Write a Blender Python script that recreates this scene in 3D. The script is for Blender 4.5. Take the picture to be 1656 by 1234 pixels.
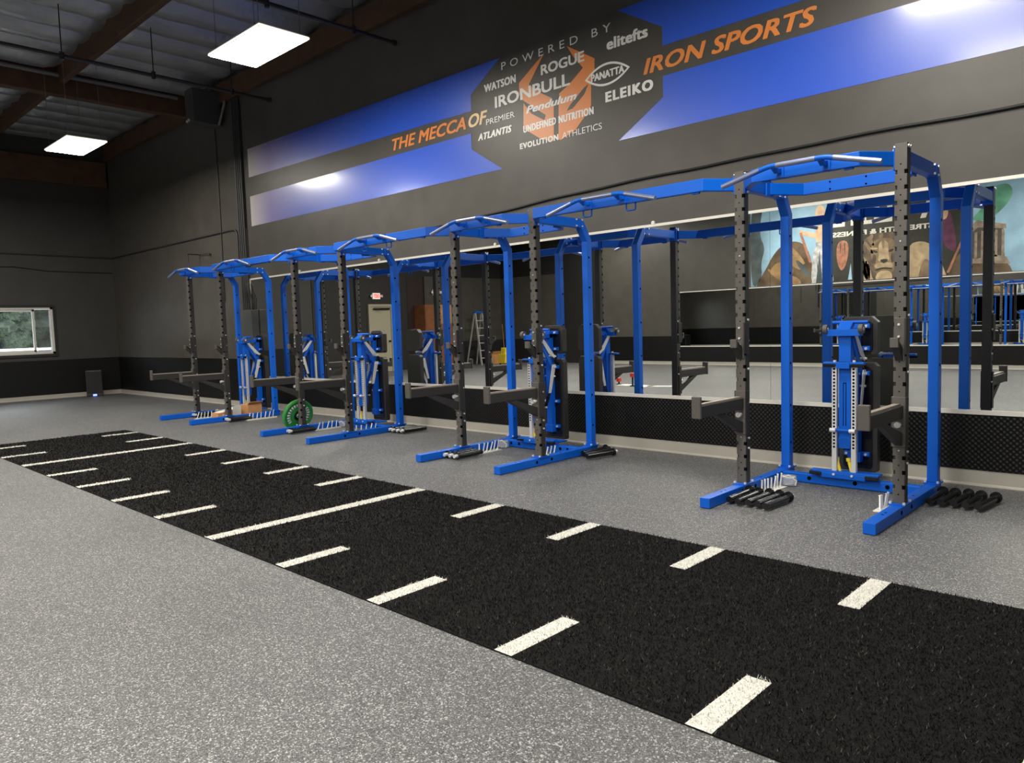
import bpy, bmesh, math, random
from mathutils import Vector, Matrix, noise
random.seed(7)
for o in list(bpy.data.objects): bpy.data.objects.remove(o)
S = bpy.context.scene
COL = S.collection
rad = math.radians

# ------------------------------------------------------------------ camera
YAW, PITCH, ROLL, FPX, CAMH = 43.6094, 4.3172, -1.8078, 1208.34, 1.3768
cd = bpy.data.cameras.new('camera'); cam = bpy.data.objects.new('camera', cd); COL.objects.link(cam)
cd.sensor_fit = 'HORIZONTAL'; cd.sensor_width = 36.0; cd.lens = FPX / 1656 * 36.0
cd.clip_start = .05; cd.clip_end = 200
y_, p_, r_ = rad(YAW), rad(PITCH), rad(ROLL)
Fv = Vector((-math.sin(y_) * math.cos(p_), math.cos(y_) * math.cos(p_), -math.sin(p_)))
Rv = Vector((math.cos(y_), math.sin(y_), 0)); Uv = Rv.cross(Fv)
R2 = Rv * math.cos(r_) + Uv * math.sin(r_); U2 = -Rv * math.sin(r_) + Uv * math.cos(r_)
m = Matrix((R2, U2, -Fv)).transposed().to_4x4(); m.translation = Vector((0, 0, CAMH))
cam.matrix_world = m
S.camera = cam

# ------------------------------------------------------------------ world and exposure
w = bpy.data.worlds.new('world'); S.world = w; w.use_nodes = True
bg = w.node_tree.nodes['Background']; bg.inputs[0].default_value = (.86, .93, 1, 1); bg.inputs[1].default_value = 3.0
S.view_settings.view_transform = 'Standard'; S.view_settings.look = 'None'
S.view_settings.gamma = 1.0; S.view_settings.use_curve_mapping = False
S.view_settings.exposure = 1.05
LAMP_STRENGTH = 30.0

# ------------------------------------------------------------------ materials
MATS = {}
def nmat(name, col, rough=.5, metal=0.0, spec=.5, coat=0.0, bump=None, var=None, emit=None):
    """col linear rgb; bump=(scale,strength,dist); var=(scale,amount): natural mottling of the paint"""
    mt = bpy.data.materials.new(name); mt.use_nodes = True; MATS[name] = mt
    nt = mt.node_tree; b = nt.nodes['Principled BSDF']
    b.inputs['Base Color'].default_value = (*col, 1); b.inputs['Roughness'].default_value = rough
    b.inputs['Metallic'].default_value = metal; b.inputs['Specular IOR Level'].default_value = spec
    b.inputs['Coat Weight'].default_value = coat; b.inputs['Coat Roughness'].default_value = .28
    tc = None
    if bump or var: tc = nt.nodes.new('ShaderNodeTexCoord')
    if var:
        n = nt.nodes.new('ShaderNodeTexNoise'); n.inputs['Scale'].default_value = var[0]; n.inputs['Detail'].default_value = 5
        nt.links.new(tc.outputs['Object'], n.inputs['Vector'])
        mp = nt.nodes.new('ShaderNodeMapRange'); mp.inputs[1].default_value = .3; mp.inputs[2].default_value = .7
        mp.inputs[3].default_value = 1 - var[1]; mp.inputs[4].default_value = 1 + var[1]
        nt.links.new(n.outputs['Fac'], mp.inputs[0])
        mx = nt.nodes.new('ShaderNodeVectorMath'); mx.operation = 'SCALE'; mx.inputs[0].default_value = col
        nt.links.new(mp.outputs[0], mx.inputs['Scale']); nt.links.new(mx.outputs[0], b.inputs['Base Color'])
    if bump:
        n = nt.nodes.new('ShaderNodeTexNoise'); n.inputs['Scale'].default_value = bump[0]; n.inputs['Detail'].default_value = 4
        nt.links.new(tc.outputs['Object'], n.inputs['Vector'])
        bp = nt.nodes.new('ShaderNodeBump'); bp.inputs['Strength'].default_value = bump[1]; bp.inputs['Distance'].default_value = bump[2]
        nt.links.new(n.outputs['Fac'], bp.inputs['Height']); nt.links.new(bp.outputs[0], b.inputs['Normal'])
    if emit:
        b.inputs['Emission Color'].default_value = (*emit[0], 1); b.inputs['Emission Strength'].default_value = emit[1]
    return mt
BLUE = nmat('blue_powder_coat', (.0005, .10, .56), .42, spec=.3, bump=(220, .05, .002))
STEELB = nmat('satin_steel_grip', (.30, .34, .52), .32, .7)
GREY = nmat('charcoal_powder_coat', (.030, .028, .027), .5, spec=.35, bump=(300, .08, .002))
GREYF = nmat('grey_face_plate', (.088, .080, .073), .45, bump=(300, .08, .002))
BLACK = nmat('black_plastic', (.008, .008, .009), .22)
HOLE = nmat('dark_hole', (.002, .002, .002), .9, spec=.05)
CHROME = nmat('zinc_steel', (.80, .81, .82), .35, .45)
PAD = nmat('black_vinyl', (.022, .021, .02), .5, bump=(160, .1, .003))
YELLOW = nmat('yellow_plastic', (.78, .58, .03), .5)
CARD = nmat('white_card', (.72, .7, .62), .7)
WRAP = nmat('frosted_wrap', (.75, .78, .8), .25)
WOODS = nmat('wear_strip', (.30, .26, .21), .4)
WALLM = nmat('charcoal_wall_paint', (.062, .057, .050), .42, bump=(2.2, .18, .03), var=(3.0, .12))
WALLB = nmat('black_wall_paint', (.010, .010, .010), .6, var=(2.0, .15))
WALLD = nmat('dark_grey_wall_paint', (.034, .033, .030), .55, bump=(2.0, .2, .02), var=(2.0, .12))
BASEM = nmat('beige_vinyl_base', (.36, .34, .30), .5, var=(4, .06))
TRIMW = nmat('aluminium_channel', (.7, .68, .63), .4, .3)
BROWN = nmat('stained_timber', (.075, .034, .015), .6, bump=(18, .3, .01), var=(5, .3))
PIPE = nmat('dark_pipe', (.02, .02, .022), .5)
PIPEG = nmat('grey_conduit', (.16, .155, .16), .4)
CABLE = nmat('black_cable', (.006, .006, .006), .55)
CARDB = nmat('cardboard', (.55, .27, .10), .8, var=(30, .08))
GREEN = nmat('green_rubber', (.03, .30, .05), .5)
WHITEL = nmat('white_vinyl', (.86, .85, .82), .35)
VBLUE = nmat('blue_banner_vinyl', (.010, .085, .62), .36, spec=.8, coat=.6, bump=(2.2, .10, .03))
VBLUE.node_tree.nodes['Principled BSDF'].inputs['Coat Roughness'].default_value = .16
def end_fade(mt):
    # base colour ramps from silver at the banner's outer ends to blue further in
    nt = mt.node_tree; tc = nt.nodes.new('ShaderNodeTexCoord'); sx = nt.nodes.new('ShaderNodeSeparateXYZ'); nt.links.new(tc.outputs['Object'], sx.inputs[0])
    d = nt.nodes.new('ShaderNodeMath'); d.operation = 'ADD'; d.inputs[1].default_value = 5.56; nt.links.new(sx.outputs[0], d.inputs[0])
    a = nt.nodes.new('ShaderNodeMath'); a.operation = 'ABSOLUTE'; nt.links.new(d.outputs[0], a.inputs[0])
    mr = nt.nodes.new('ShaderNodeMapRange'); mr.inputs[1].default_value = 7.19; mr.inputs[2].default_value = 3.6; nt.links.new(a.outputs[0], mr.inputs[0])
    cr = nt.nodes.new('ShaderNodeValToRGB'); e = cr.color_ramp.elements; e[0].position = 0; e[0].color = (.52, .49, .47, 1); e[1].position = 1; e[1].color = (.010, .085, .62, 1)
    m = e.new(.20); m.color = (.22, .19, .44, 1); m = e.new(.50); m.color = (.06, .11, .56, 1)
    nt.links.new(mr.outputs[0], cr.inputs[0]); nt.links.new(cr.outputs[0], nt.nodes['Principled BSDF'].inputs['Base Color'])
end_fade(VBLUE)
VORANGE = nmat('orange_vinyl', (.78, .25, .055), .38)
WHEELG = nmat('grey_rubber_wheel', (.09, .085, .08), .5)
VCREAM = nmat('cream_vinyl', (.88, .62, .34), .38)
SPK = nmat('speaker_black', (.012, .012, .012), .5)
DOORM = nmat('putty_door_paint', (.36, .33, .24), .45)
WOODC = nmat('brown_wood_laminate', (.20, .075, .03), .4, var=(6, .2))
WOODL = nmat('tan_wood_laminate', (.42, .22, .09), .4, var=(6, .2))
ALU = nmat('brushed_aluminium', (.72, .72, .7), .35, .6)
REDM = nmat('red_plastic', (.45, .03, .02), .4)
DARKRED = nmat('dark_red_paint', (.018, .005, .005), .6)
EXITR = nmat('exit_red', (.8, .03, .03), .4, emit=((1, .06, .05), .8))
EXITW = nmat('exit_face', (.9, .8, .75), .4, emit=((1, .72, .65), .25))
BLUELED = nmat('blue_led', (.1, .1, .8), .4, emit=((.15, .2, 1), 2.0))
BOXG = nmat('grey_box_enamel', (.05, .055, .052), .5)

def floor_mat():
    mt = bpy.data.materials.new('speckled_rubber'); mt.use_nodes = True; nt = mt.node_tree; b = nt.nodes['Principled BSDF']
    tc = nt.nodes.new('ShaderNodeTexCoord')
    def vor(sc, lo, hi):
        v = nt.nodes.new('ShaderNodeTexVoronoi'); v.inputs['Scale'].default_value = sc
        nt.links.new(tc.outputs['Object'], v.inputs['Vector'])
        sp = nt.nodes.new('ShaderNodeSeparateColor'); nt.links.new(v.outputs['Color'], sp.inputs[0])
        r = nt.nodes.new('ShaderNodeMapRange'); r.inputs[1].default_value = lo; r.inputs[2].default_value = hi
        nt.links.new(sp.outputs[0], r.inputs[0]); return r.outputs[0]
    def mix(f, a, bb):
        x = nt.nodes.new('ShaderNodeMix'); x.data_type = 'RGBA'
        nt.links.new(f, x.inputs[0])
        for i, c in ((6, a), (7, bb)):
            if isinstance(c, tuple): x.inputs[i].default_value = (*c, 1)
            else: nt.links.new(c, x.inputs[i])
        return x.outputs[2]
    c = mix(vor(215, .66, .74), (.076, .077, .081), (.170, .172, .177))
    c = mix(vor(175, .86, .89), c, (.36, .36, .355))
    c = mix(vor(240, .80, .86), c, (.022, .023, .025))
    n = nt.nodes.new('ShaderNodeTexNoise'); n.inputs['Scale'].default_value = .7; n.inputs['Detail'].default_value = 6
    nt.links.new(tc.outputs['Object'], n.inputs['Vector'])
    mr = nt.nodes.new('ShaderNodeMapRange'); mr.inputs[1].default_value = .3; mr.inputs[2].default_value = .7
    mr.inputs[3].default_value = .88; mr.inputs[4].default_value = 1.12; nt.links.new(n.outputs['Fac'], mr.inputs[0])
    vm = nt.nodes.new('ShaderNodeVectorMath'); vm.operation = 'SCALE'
    nt.links.new(c, vm.inputs[0]); nt.links.new(mr.outputs[0], vm.inputs['Scale']); nt.links.new(vm.outputs[0], b.inputs['Base Color'])
    b.inputs['Roughness'].default_value = .55
    bp = nt.nodes.new('ShaderNodeBump'); bp.inputs['Strength'].default_value = .25; bp.inputs['Distance'].default_value = .004
    n2 = nt.nodes.new('ShaderNodeTexNoise'); n2.inputs['Scale'].default_value = 180; nt.links.new(tc.outputs['Object'], n2.inputs['Vector'])
    nt.links.new(n2.outputs['Fac'], bp.inputs['Height']); nt.links.new(bp.outputs[0], b.inputs['Normal'])
    return mt
FLOORM = floor_mat()

def turf_mat(name, dark, light, lo, hi, sc):
    mt = bpy.data.materials.new(name); mt.use_nodes = True; nt = mt.node_tree; b = nt.nodes['Principled BSDF']
    tc = nt.nodes.new('ShaderNodeTexCoord')
    n = nt.nodes.new('ShaderNodeTexNoise'); n.inputs['Scale'].default_value = sc; n.inputs['Detail'].default_value = 3; n.inputs['Roughness'].default_value = .8
    nt.links.new(tc.outputs['Object'], n.inputs['Vector'])
    cr = nt.nodes.new('ShaderNodeValToRGB'); cr.color_ramp.elements[0].position = lo; cr.color_ramp.elements[1].position = hi
    cr.color_ramp.elements[0].color = (*dark, 1); cr.color_ramp.elements[1].color = (*light, 1)
    nt.links.new(n.outputs['Fac'], cr.inputs[0]); nt.links.new(cr.outputs[0], b.inputs['Base Color'])
    b.inputs['Roughness'].default_value = .8; b.inputs['Specular IOR Level'].default_value = .15
    bp = nt.nodes.new('ShaderNodeBump'); bp.inputs['Strength'].default_value = 1.0; bp.inputs['Distance'].default_value = .012
    nt.links.new(n.outputs['Fac'], bp.inputs['Height']); nt.links.new(bp.outputs[0], b.inputs['Normal'])
    return mt
TURFM = turf_mat('black_turf', (.0025, .0025, .0025), (.012, .0115, .011), .40, .68, 95)
TURFB = nmat('turf_blade_black', (.0035, .0035, .0034), .8, spec=.15)
TURFG = nmat('turf_blade_grey', (.05, .049, .046), .6, spec=.3)
TURFW = turf_mat('white_turf', (.50, .49, .44), (.86, .85, .80), .30, .60, 95)

def diamond_mat():
    mt = bpy.data.materials.new('black_diamond_rubber'); mt.use_nodes = True; nt = mt.node_tree; b = nt.nodes['Principled BSDF']
    b.inputs['Base Color'].default_value = (.0045, .0045, .0045, 1); b.inputs['Specular IOR Level'].default_value = .22; b.inputs['Roughness'].default_value = .42
    tc = nt.nodes.new('ShaderNodeTexCoord'); mp = nt.nodes.new('ShaderNodeMapping')
    nt.links.new(tc.outputs['Object'], mp.inputs[0])
    sx = nt.nodes.new('ShaderNodeSeparateXYZ'); nt.links.new(mp.outputs[0], sx.inputs[0])
    ad = nt.nodes.new('ShaderNodeMath'); nt.links.new(sx.outputs[0], ad.inputs[0]); nt.links.new(sx.outputs[1], ad.inputs[1])
    def sn(o):
        a = nt.nodes.new('ShaderNodeMath'); a.operation = 'MULTIPLY'; a.inputs[1].default_value = 2 * math.pi / .042
        nt.links.new(o, a.inputs[0]); s = nt.nodes.new('ShaderNodeMath'); s.operation = 'SINE'; nt.links.new(a.outputs[0], s.inputs[0]); return s.outputs[0]
    ml = nt.nodes.new('ShaderNodeMath'); ml.operation = 'MULTIPLY'
    nt.links.new(sn(ad.outputs[0]), ml.inputs[0]); nt.links.new(sn(sx.outputs[2]), ml.inputs[1])
    bp = nt.nodes.new('ShaderNodeBump'); bp.inputs['Strength'].default_value = .6; bp.inputs['Distance'].default_value = .004
    nt.links.new(ml.outputs[0], bp.inputs['Height']); nt.links.new(bp.outputs[0], b.inputs['Normal'])
    return mt
DIAM = diamond_mat()

def mirror_mat():
    mt = bpy.data.materials.new('silvered_mirror'); mt.use_nodes = True; b = mt.node_tree.nodes['Principled BSDF']
    b.inputs['Base Color'].default_value = (.87, .89, .87, 1); b.inputs['Metallic'].default_value = 1; b.inputs['Roughness'].default_value = .0
    return mt
MIRROR = mirror_mat()
FOIL = nmat('foil_insulation', (.43, .45, .48), .36, .7, bump=(9, .35, .03), var=(2, .12))
LAMPH = nmat('lamp_housing', (.75, .74, .7), .4)
DIFF = nmat('lamp_diffuser', (.9, .88, .82), .5, emit=((1, .945, .84), LAMP_STRENGTH))
EDGE = nmat('lamp_edge_lens', (.9, .88, .82), .5, emit=((1, .90, .74), .8))
def glass_mat():
    mt = bpy.data.materials.new('window_glass'); mt.use_nodes = True; nt = mt.node_tree
    b = nt.nodes['Principled BSDF']; b.inputs['Base Color'].default_value = (1, 1, 1, 1); b.inputs['Roughness'].default_value = .02
    b.inputs['Transmission Weight'].default_value = 1; b.inputs['IOR'].default_value = 1.05
    return mt
GLASS = glass_mat()
SCREEN = nmat('insect_screen', (.06, .06, .06), .8)
CLEAR = nmat('clear_plastic', (.85, .88, .9), .12); CLEAR.node_tree.nodes['Principled BSDF'].inputs['Transmission Weight'].default_value = .7
FOLI = nmat('hedge_leaves', (.022, .036, .018), .7, bump=(9, 1, .2), var=(4, 1.0))
PAVE = nmat('sunlit_pavement', (.7, .7, .68), .8)

# ------------------------------------------------------------------ mesh builder
class MB:  # collects shapes, builds one mesh
    def __init__(s): s.v = []; s.f = []; s.mi = []; s.mats = []; s.sm = []
    def _m(s, mt):
        if mt not in s.mats: s.mats.append(mt)
        return s.mats.index(mt)
    def add(s, vs, fs, mt, smooth=False):
        b = len(s.v); s.v += [Vector(v) for v in vs]; k = s._m(mt)
        for f in fs: s.f.append([b + i for i in f]); s.mi.append(k); s.sm.append(smooth)
    def box(s, x0, x1, y0, y1, z0, z1, mt):
        s.add([(x, y, z) for x in (x0, x1) for y in (y0, y1) for z in (z0, z1)],
              [(0, 1, 3, 2), (4, 6, 7, 5), (0, 4, 5, 1), (2, 3, 7, 6), (0, 2, 6, 4), (1, 5, 7, 3)], mt)
    def obox(s, c, size, rot, mt):
        M = rot.to_3x3(); c = Vector(c); h = [q / 2 for q in size]
        s.add([c + M @ Vector((x, y, z)) for x in (-h[0], h[0]) for y in (-h[1], h[1]) for z in (-h[2], h[2])],
              [(0, 1, 3, 2), (4, 6, 7, 5), (0, 4, 5, 1), (2, 3, 7, 6), (0, 2, 6, 4), (1, 5, 7, 3)], mt)
    def prism(s, poly, ax, a, b, mt):
        """poly: 2-d points in the two other axes (in x,y,z order); extruded along axis ax from a to b"""
        def P(p, t):
            q = list(p); q.insert(ax, t); return q
        n = len(poly); vs = [P(p, a) for p in poly] + [P(p, b) for p in poly]
        s.add(vs, [list(range(n)), list(range(2 * n - 1, n - 1, -1))] + [(i, i + n, (i + 1) % n + n, (i + 1) % n) for i in range(n)], mt)
    def frames(s, pts):
        pts = [Vector(p) for p in pts]; out = []
        for i, p in enumerate(pts):
            d0 = (p - pts[i - 1]).normalized() if i else None
            d1 = (pts[i + 1] - p).normalized() if i < len(pts) - 1 else None
            t = (d0 + d1).normalized() if d0 and d1 else (d0 or d1)
            k = 1.0 if not (d0 and d1) else 1 / max(.3, t.dot(d0))
            out.append((p, t, k))
        return out
    def tube(s, pts, r, mt, n=10, caps=True):
        fr = s.frames(pts); vs = []; up = Vector((0, 0, 1))
        if abs(fr[0][1].dot(up)) > .9: up = Vector((0, 1, 0))
        for p, t, k in fr:
            a = t.cross(up)
            if a.length < .05: a = t.cross(Vector((1, 0, 0)))
            a.normalize(); b = a.cross(t).normalized()
            for j in range(n):
                th = 2 * math.pi * j / n
                vs.append(p + a * math.cos(th) * r + b * math.sin(th) * r)
        fs = []
        for i in range(len(fr) - 1):
            for j in range(n): fs.append((i * n + j, i * n + (j + 1) % n, (i + 1) * n + (j + 1) % n, (i + 1) * n + j))
        s.add(vs, fs, mt, True)
        if caps: s.add(vs[:n], [list(range(n - 1, -1, -1))], mt); s.add(vs[-n:], [list(range(n))], mt)
    def rtube(s, pts, w, h, side, mt):
        """rectangular tube: w along 'side' (constant vector), h in the bend plane, mitred"""
        sd = Vector(side).normalized(); vs = []
        fr = s.frames(pts)
        for p, t, k in fr:
            u = sd.cross(t).normalized() * (h / 2) * k
            a = sd * w / 2
            vs += [p - a - u, p + a - u, p + a + u, p - a + u]
        fs = [(3, 2, 1, 0), [4 * (len(fr) - 1) + j for j in range(4)]]
        for i in range(len(fr) - 1):
            for j in range(4): fs.append((4 * i + j, 4 * i + (j + 1) % 4, 4 * i + 4 + (j + 1) % 4, 4 * i + 4 + j))
        s.add(vs, fs, mt)
    def cyl(s, p0, p1, r, mt, n=14): s.tube([p0, p1], r, mt, n)
    def build(s, name, parent=None, loc=None, bevel=0, rot=None):
        me = bpy.data.meshes.new(name); me.from_pydata([tuple(v) for v in s.v], [], s.f)
        for mt in s.mats: me.materials.append(mt)
        me.polygons.foreach_set('material_index', s.mi); me.polygons.foreach_set('use_smooth', s.sm)
        bm = bmesh.new(); bm.from_mesh(me); bmesh.ops.recalc_face_normals(bm, faces=bm.faces); bm.to_mesh(me); bm.free()
        me.update()
        o = bpy.data.objects.new(name, me); COL.objects.link(o)
        if parent: o.parent = parent
        if loc: o.location = loc
        if rot: o.rotation_euler = rot
        if bevel:
            bv = o.modifiers.new('bevel', 'BEVEL'); bv.width = bevel; bv.segments = 2; bv.limit_method = 'ANGLE'; bv.angle_limit = rad(40)
        return o
def tag(o, label=None, cat=None, group=None, kind=None):
    if label: o['label'] = label
    if cat: o['category'] = cat
    if group: o['group'] = group
    if kind: o['kind'] = kind
    return o
def empty(name, loc, rz=0, label=None, cat=None, group=None):
    o = bpy.data.objects.new(name, None); COL.objects.link(o); o.location = loc; o.rotation_euler = (0, 0, rz)
    o.empty_display_size = .1
    return tag(o, label, cat, group)
KIDS = {}
def kids(o):
    return [c for c in bpy.data.objects if c.parent == o]
def copy_tree(o, loc=None, rz=None, label=None, parent=None):
    c = o.copy(); COL.objects.link(c)
    if parent: c.parent = parent
    if loc is not None: c.location = loc
    if rz is not None: c.rotation_euler = (0, 0, rz)
    if label: c['label'] = label
    for k in kids(o): copy_tree(k, parent=c)
    return c
def struct(o): o['kind'] = 'structure'; return o

# ------------------------------------------------------------------ room shell
WY, FX, OY, NX, CZ = 6.715, -19.80, -6.88, 6.5, 6.30
def sbox(name, *a):
    mb = MB(); mb.box(*a); return struct(mb.build(name))
sbox('floor', FX - .2, NX, OY - .2, WY + .2, -.12, 0, FLOORM)
sbox('wall_right', FX, NX, WY, WY + .2, 0, CZ + .3, WALLM)
sbox('wall_near', NX, NX + .2, OY, WY, 0, CZ + .3, WALLD)
WN0, WN1, WZ0, WZ1 = 3.10, 5.34, 1.05, 2.13
mb = MB()
mb.box(FX - .2, FX, OY, WN0, 0, CZ + .3, WALLD); mb.box(FX - .2, FX, WN1, WY + .2, 0, CZ + .3, WALLD)
mb.box(FX - .2, FX, WN0, WN1, 0, WZ0, WALLD); mb.box(FX - .2, FX, WN0, WN1, WZ1, CZ + .3, WALLD)
struct(mb.build('wall_far'))
mb = MB(); mb.box(-15.0, NX, OY - .2, OY, 0, CZ + .3, WALLM); mb.box(FX - .2, -15.0, OY - .2, OY, 0, CZ + .3, WALLB)
struct(mb.build('wall_left'))
# far wall black upper parts and low partition toward the left corner
mb = MB(); mb.box(FX, FX + .02, OY, -3.1, 3.12, CZ, WALLB); mb.box(FX, FX + .02, -3.1, 1.2, 0, CZ, WALLB); mb.box(FX + .02, FX + .03, -3.1, -2.4, 0, 3.06, DARKRED)
struct(mb.build('trim_1'))
mb = MB(); mb.box(FX + .02, FX + .08, OY + .02, -3.12, .86, 3.12, WALLM); mb.box(FX + .08, -16.9, OY, OY + .06, .86, 3.12, WALLM)
mb.box(FX + .02, FX + .09, OY + .02, -3.12, 0, .86, WALLB); mb.box(FX + .09, -16.9, OY, OY + .07, 0, .86, WALLB)
struct(mb.build('trim_2'))
# black rubber wainscot, beige base
mb = MB(); mb.box(FX, -12.92, WY - .012, WY, .10, .90, DIAM); mb.box(FX, FX + .012, WN0 - 2, WY - .012, .10, .90, DIAM)
struct(mb.build('trim_3'))
mb = MB(); mb.box(-12.92, NX, WY - .012, WY, .125, .565, DIAM)
struct(mb.build('trim_4'))
mb = MB(); mb.box(-15.0, NX, OY, OY + .012, .10, .545, DIAM); mb.box(-15.0, -12.1, OY, OY + .012, .545, .88, DIAM)
struct(mb.build('trim_5'))
def basebd(name, *a):
    mb = MB(); mb.box(*a); return struct(mb.build(name, bevel=.004))
def basep(name, p0, p1, nrm, h, col=BASEM):
    mb = MB(); p0 = Vector(p0); p1 = Vector(p1); n = Vector(nrm)
    prof = [(0, 0), (.022, 0), (.020, .008), (.008, .02), (.006, h), (0, h)]
    vs = []
    for p in (p0, p1): vs += [p + n * a + Vector((0, 0, b)) for a, b in prof]
    k = len(prof)
    mb.add(vs, [list(range(k)), list(range(2 * k - 1, k - 1, -1))] + [(i, i + k, (i + 1) % k + k, (i + 1) % k) for i in range(k)], col)
    return struct(mb.build(name))
basep('baseboard_right', (FX, WY, 0), (NX, WY, 0), (0, -1, 0), .128)
basep('baseboard_far', (FX, 1.2, 0), (FX, WY, 0), (1, 0, 0), .11)
basep('baseboard_left', (-14.9, OY, 0), (NX, OY, 0), (0, 1, 0), .11)

# ------------------------------------------------------------------ mirrors
seams = [-12.90, -10.43, -7.97, -5.51, -3.05, -.59, 1.87]
words = ['farthest panel of the long wall mirror, behind the rack at the far end', 'second panel of the long wall mirror from the far end', 'mirror panel behind the gap before the third rack and its left post',
         'mirror panel behind the third rack, left of the wide gap', 'large mirror panel behind the nearest rack on the right', 'mirror panel at the right edge beyond the nearest rack']
for i in range(6):
    mb = MB(); mb.box(seams[i] + .001, seams[i + 1] - .001, WY - .010, WY - .0005, .60, 2.345, MIRROR)
    tag(mb.build('wall_mirror'), words[i], 'mirror', 'mirror panels along the right wall')
mb = MB(); mb.box(-12.92, NX, WY - .014, WY, 2.345, 2.372, TRIMW); mb.box(-12.93, -12.90, WY - .014, WY, .58, 2.372, TRIMW)
mb.box(-12.92, NX, WY - .018, WY, .565, .60, TRIMW)
for x in (-11.2, -9.0, -6.6, -4.3, -1.9):
    mb.cyl((x, WY - .02, 2.385), (x, WY, 2.385), .02, TRIMW)
struct(mb.build('trim_6'))
for i, (a, b) in enumerate(((-12.1, -9.7), (-9.7, -7.3), (-7.3, -4.9), (-4.9, -2.5), (-2.5, 0), (0, 2.4))):
    mb = MB(); mb.box(a + .001, b - .001, OY + .0005, OY + .012, .575, 2.20, MIRROR)
    tag(mb.build('wall_mirror'), 'mirror panel on the opposite wall under the painted mural, ' + ('at its far end', 'second from its far end', 'third from its far end', 'fourth from its far end', 'fifth from its far end', 'at its near end')[i], 'mirror', 'mirror panels along the opposite wall')
mb = MB(); mb.box(-12.1, 2.4, OY, OY + .02, .545, .575, TRIMW); mb.box(-12.1, 2.4, OY, OY + .016, 2.20, 2.225, TRIMW)
struct(mb.build('trim_7'))

# ------------------------------------------------------------------ ceiling
def foil(name, x0, x1, y0, y1, dx, dy):
    nx, ny = int((x1 - x0) / dx), int((y1 - y0) / dy); vs = []; fs = []
    for i in range(nx + 1):
        for j in range(ny + 1):
            x = x0 + (x1 - x0) * i / nx; y = y0 + (y1 - y0) * j / ny
            u = ((x + 14.9) / .672) % 1.0
            bay = ((y - 4.38) / 2.44) % 1.0; sag = .55 + .45 * min(1, 9 * min(bay, 1 - bay))
            z = 6.24 - .27 * sag * (4 * u * (1 - u)) ** .5
            ed = max(0, 1 - 5 * min(bay, 1 - bay)); nz = noise.noise(Vector((x * 1.1, y * .7, 3))) * .02 + noise.noise(Vector((x * 6, y * 3, 9))) * (.006 + .035 * ed) + noise.noise(Vector((x * 3, y * 10, 1))) * (.004 + .02 * ed)
            vs.append((x, y, z + nz))
    for i in range(nx):
        for j in range(ny):
            a = i * (ny + 1) + j; fs.append((a, a + ny + 1, a + ny + 2, a + 1))
    mb = MB(); mb.add(vs, fs, FOIL, True); return mb.build(name)
c = foil('ceiling', FX, -5.0, 0.0, WY, .056, .09); struct(c)
mb = MB(); mb.box(-5.0, NX, OY, WY, 6.2, 6.3, FOIL); mb.box(FX, -5.0, OY, 0.0, 6.2, 6.3, FOIL); mb.box(FX, -5, 0, WY, 6.4, 6.5, WALLB)
struct(mb.build('ceiling'))
def beam(name, label, *a):
    mb = MB(); mb.box(*a, BROWN); return tag(mb.build(name, bevel=.008), label, 'roof beam')
beam('ceiling_beam', 'brown timber ledger running along the top of the banner wall', FX + .14, NX, WY - .09, WY, 5.63, 5.97)
beam('ceiling_beam', 'dark brown timber beam across the top of the far wall', FX, FX + .14, OY, 6.667, 4.99, 5.57)
beam('ceiling_beam', 'deep brown timber girder crossing the roof between the two lit lamps', -14.98, -14.78, OY, WY - .095, 5.62, 6.2)
beam('ceiling_beam', 'brown timber girder end meeting the wall high above the octagon', -6.95, -6.72, OY, WY - .095, 5.52, 6.2)
for i, yy in enumerate((4.38, 1.94, -.5)):
    beam('roof_purlin', ('brown timber purlin running left of the near lamp, between foil bays', 'brown timber purlin further left among the foil bays', 'brown timber purlin over the middle of the gym')[i], FX + .15, NX, yy - .05, yy + .05, 5.80, 6.2)
mb = MB(); mb.tube([(-14.72, OY, 5.93), (-14.72, WY - .35, 5.93)], .035, PIPEG)
tag(mb.build('conduit_pipe'), 'pale grey conduit strapped along the side of the deep roof girder', 'pipe')
def pipe(label, x, z, y0, y1, r=.024):
    mb = MB(); mb.tube([(x, y0, z), (x, y1, z)], r, PIPE); mb.cyl((x, y1 - .06, z), (x, y1, z), r * 1.6, PIPE)
    y = y0 + .4
    while y < y1 - .2:
        mb.cyl((x, y, z), (x, y, 5.95), .008, PIPE, 6); mb.cyl((x - .0, y, z - .05), (x, y, z + .05), r * 1.3, PIPE, 8); y += 1.22
    return tag(mb.build('sprinkler_pipe'), label, 'pipe', 'sprinkler pipes under the roof')
pipe('dark sprinkler pipe passing above the near lamp and ending at the black wall', -8.3, 5.26, -3, 6.62)
pipe('dark sprinkler pipe ending just left of the grey ceiling box corner', -11.68, 5.26, -3, 6.62)
# grey speaker-like box in the roof corner
e = empty('ceiling_box', (-13.85, 6.45, 5.22), 0, 'dark grey metal box mounted at the wall end of the roof girder', 'box')
mb = MB(); mb.box(-.02, .30, -.32, .20, 0, .60, BOXG); mb.build('housing', e, bevel=.01)
mb = MB(); mb.cyl((.05, -.32, .04), (.05, -.345, .04), .018, CHROME); mb.build('knob', e)
mb = MB(); mb.cyl((.13, -.32, .05), (.13, -.345, .05), .022, CHROME); mb.build('knob', e)
mb = MB(); mb.tube([(.1, .1, .6), (.1, .1, .75), (-.3, .15, .8)], .02, PIPEG); mb.tube([(.3, .15, .0), (.45, .2, .35), (.5, .2, .7)], .025, PIPEG); mb.build('bracket', e)

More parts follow.
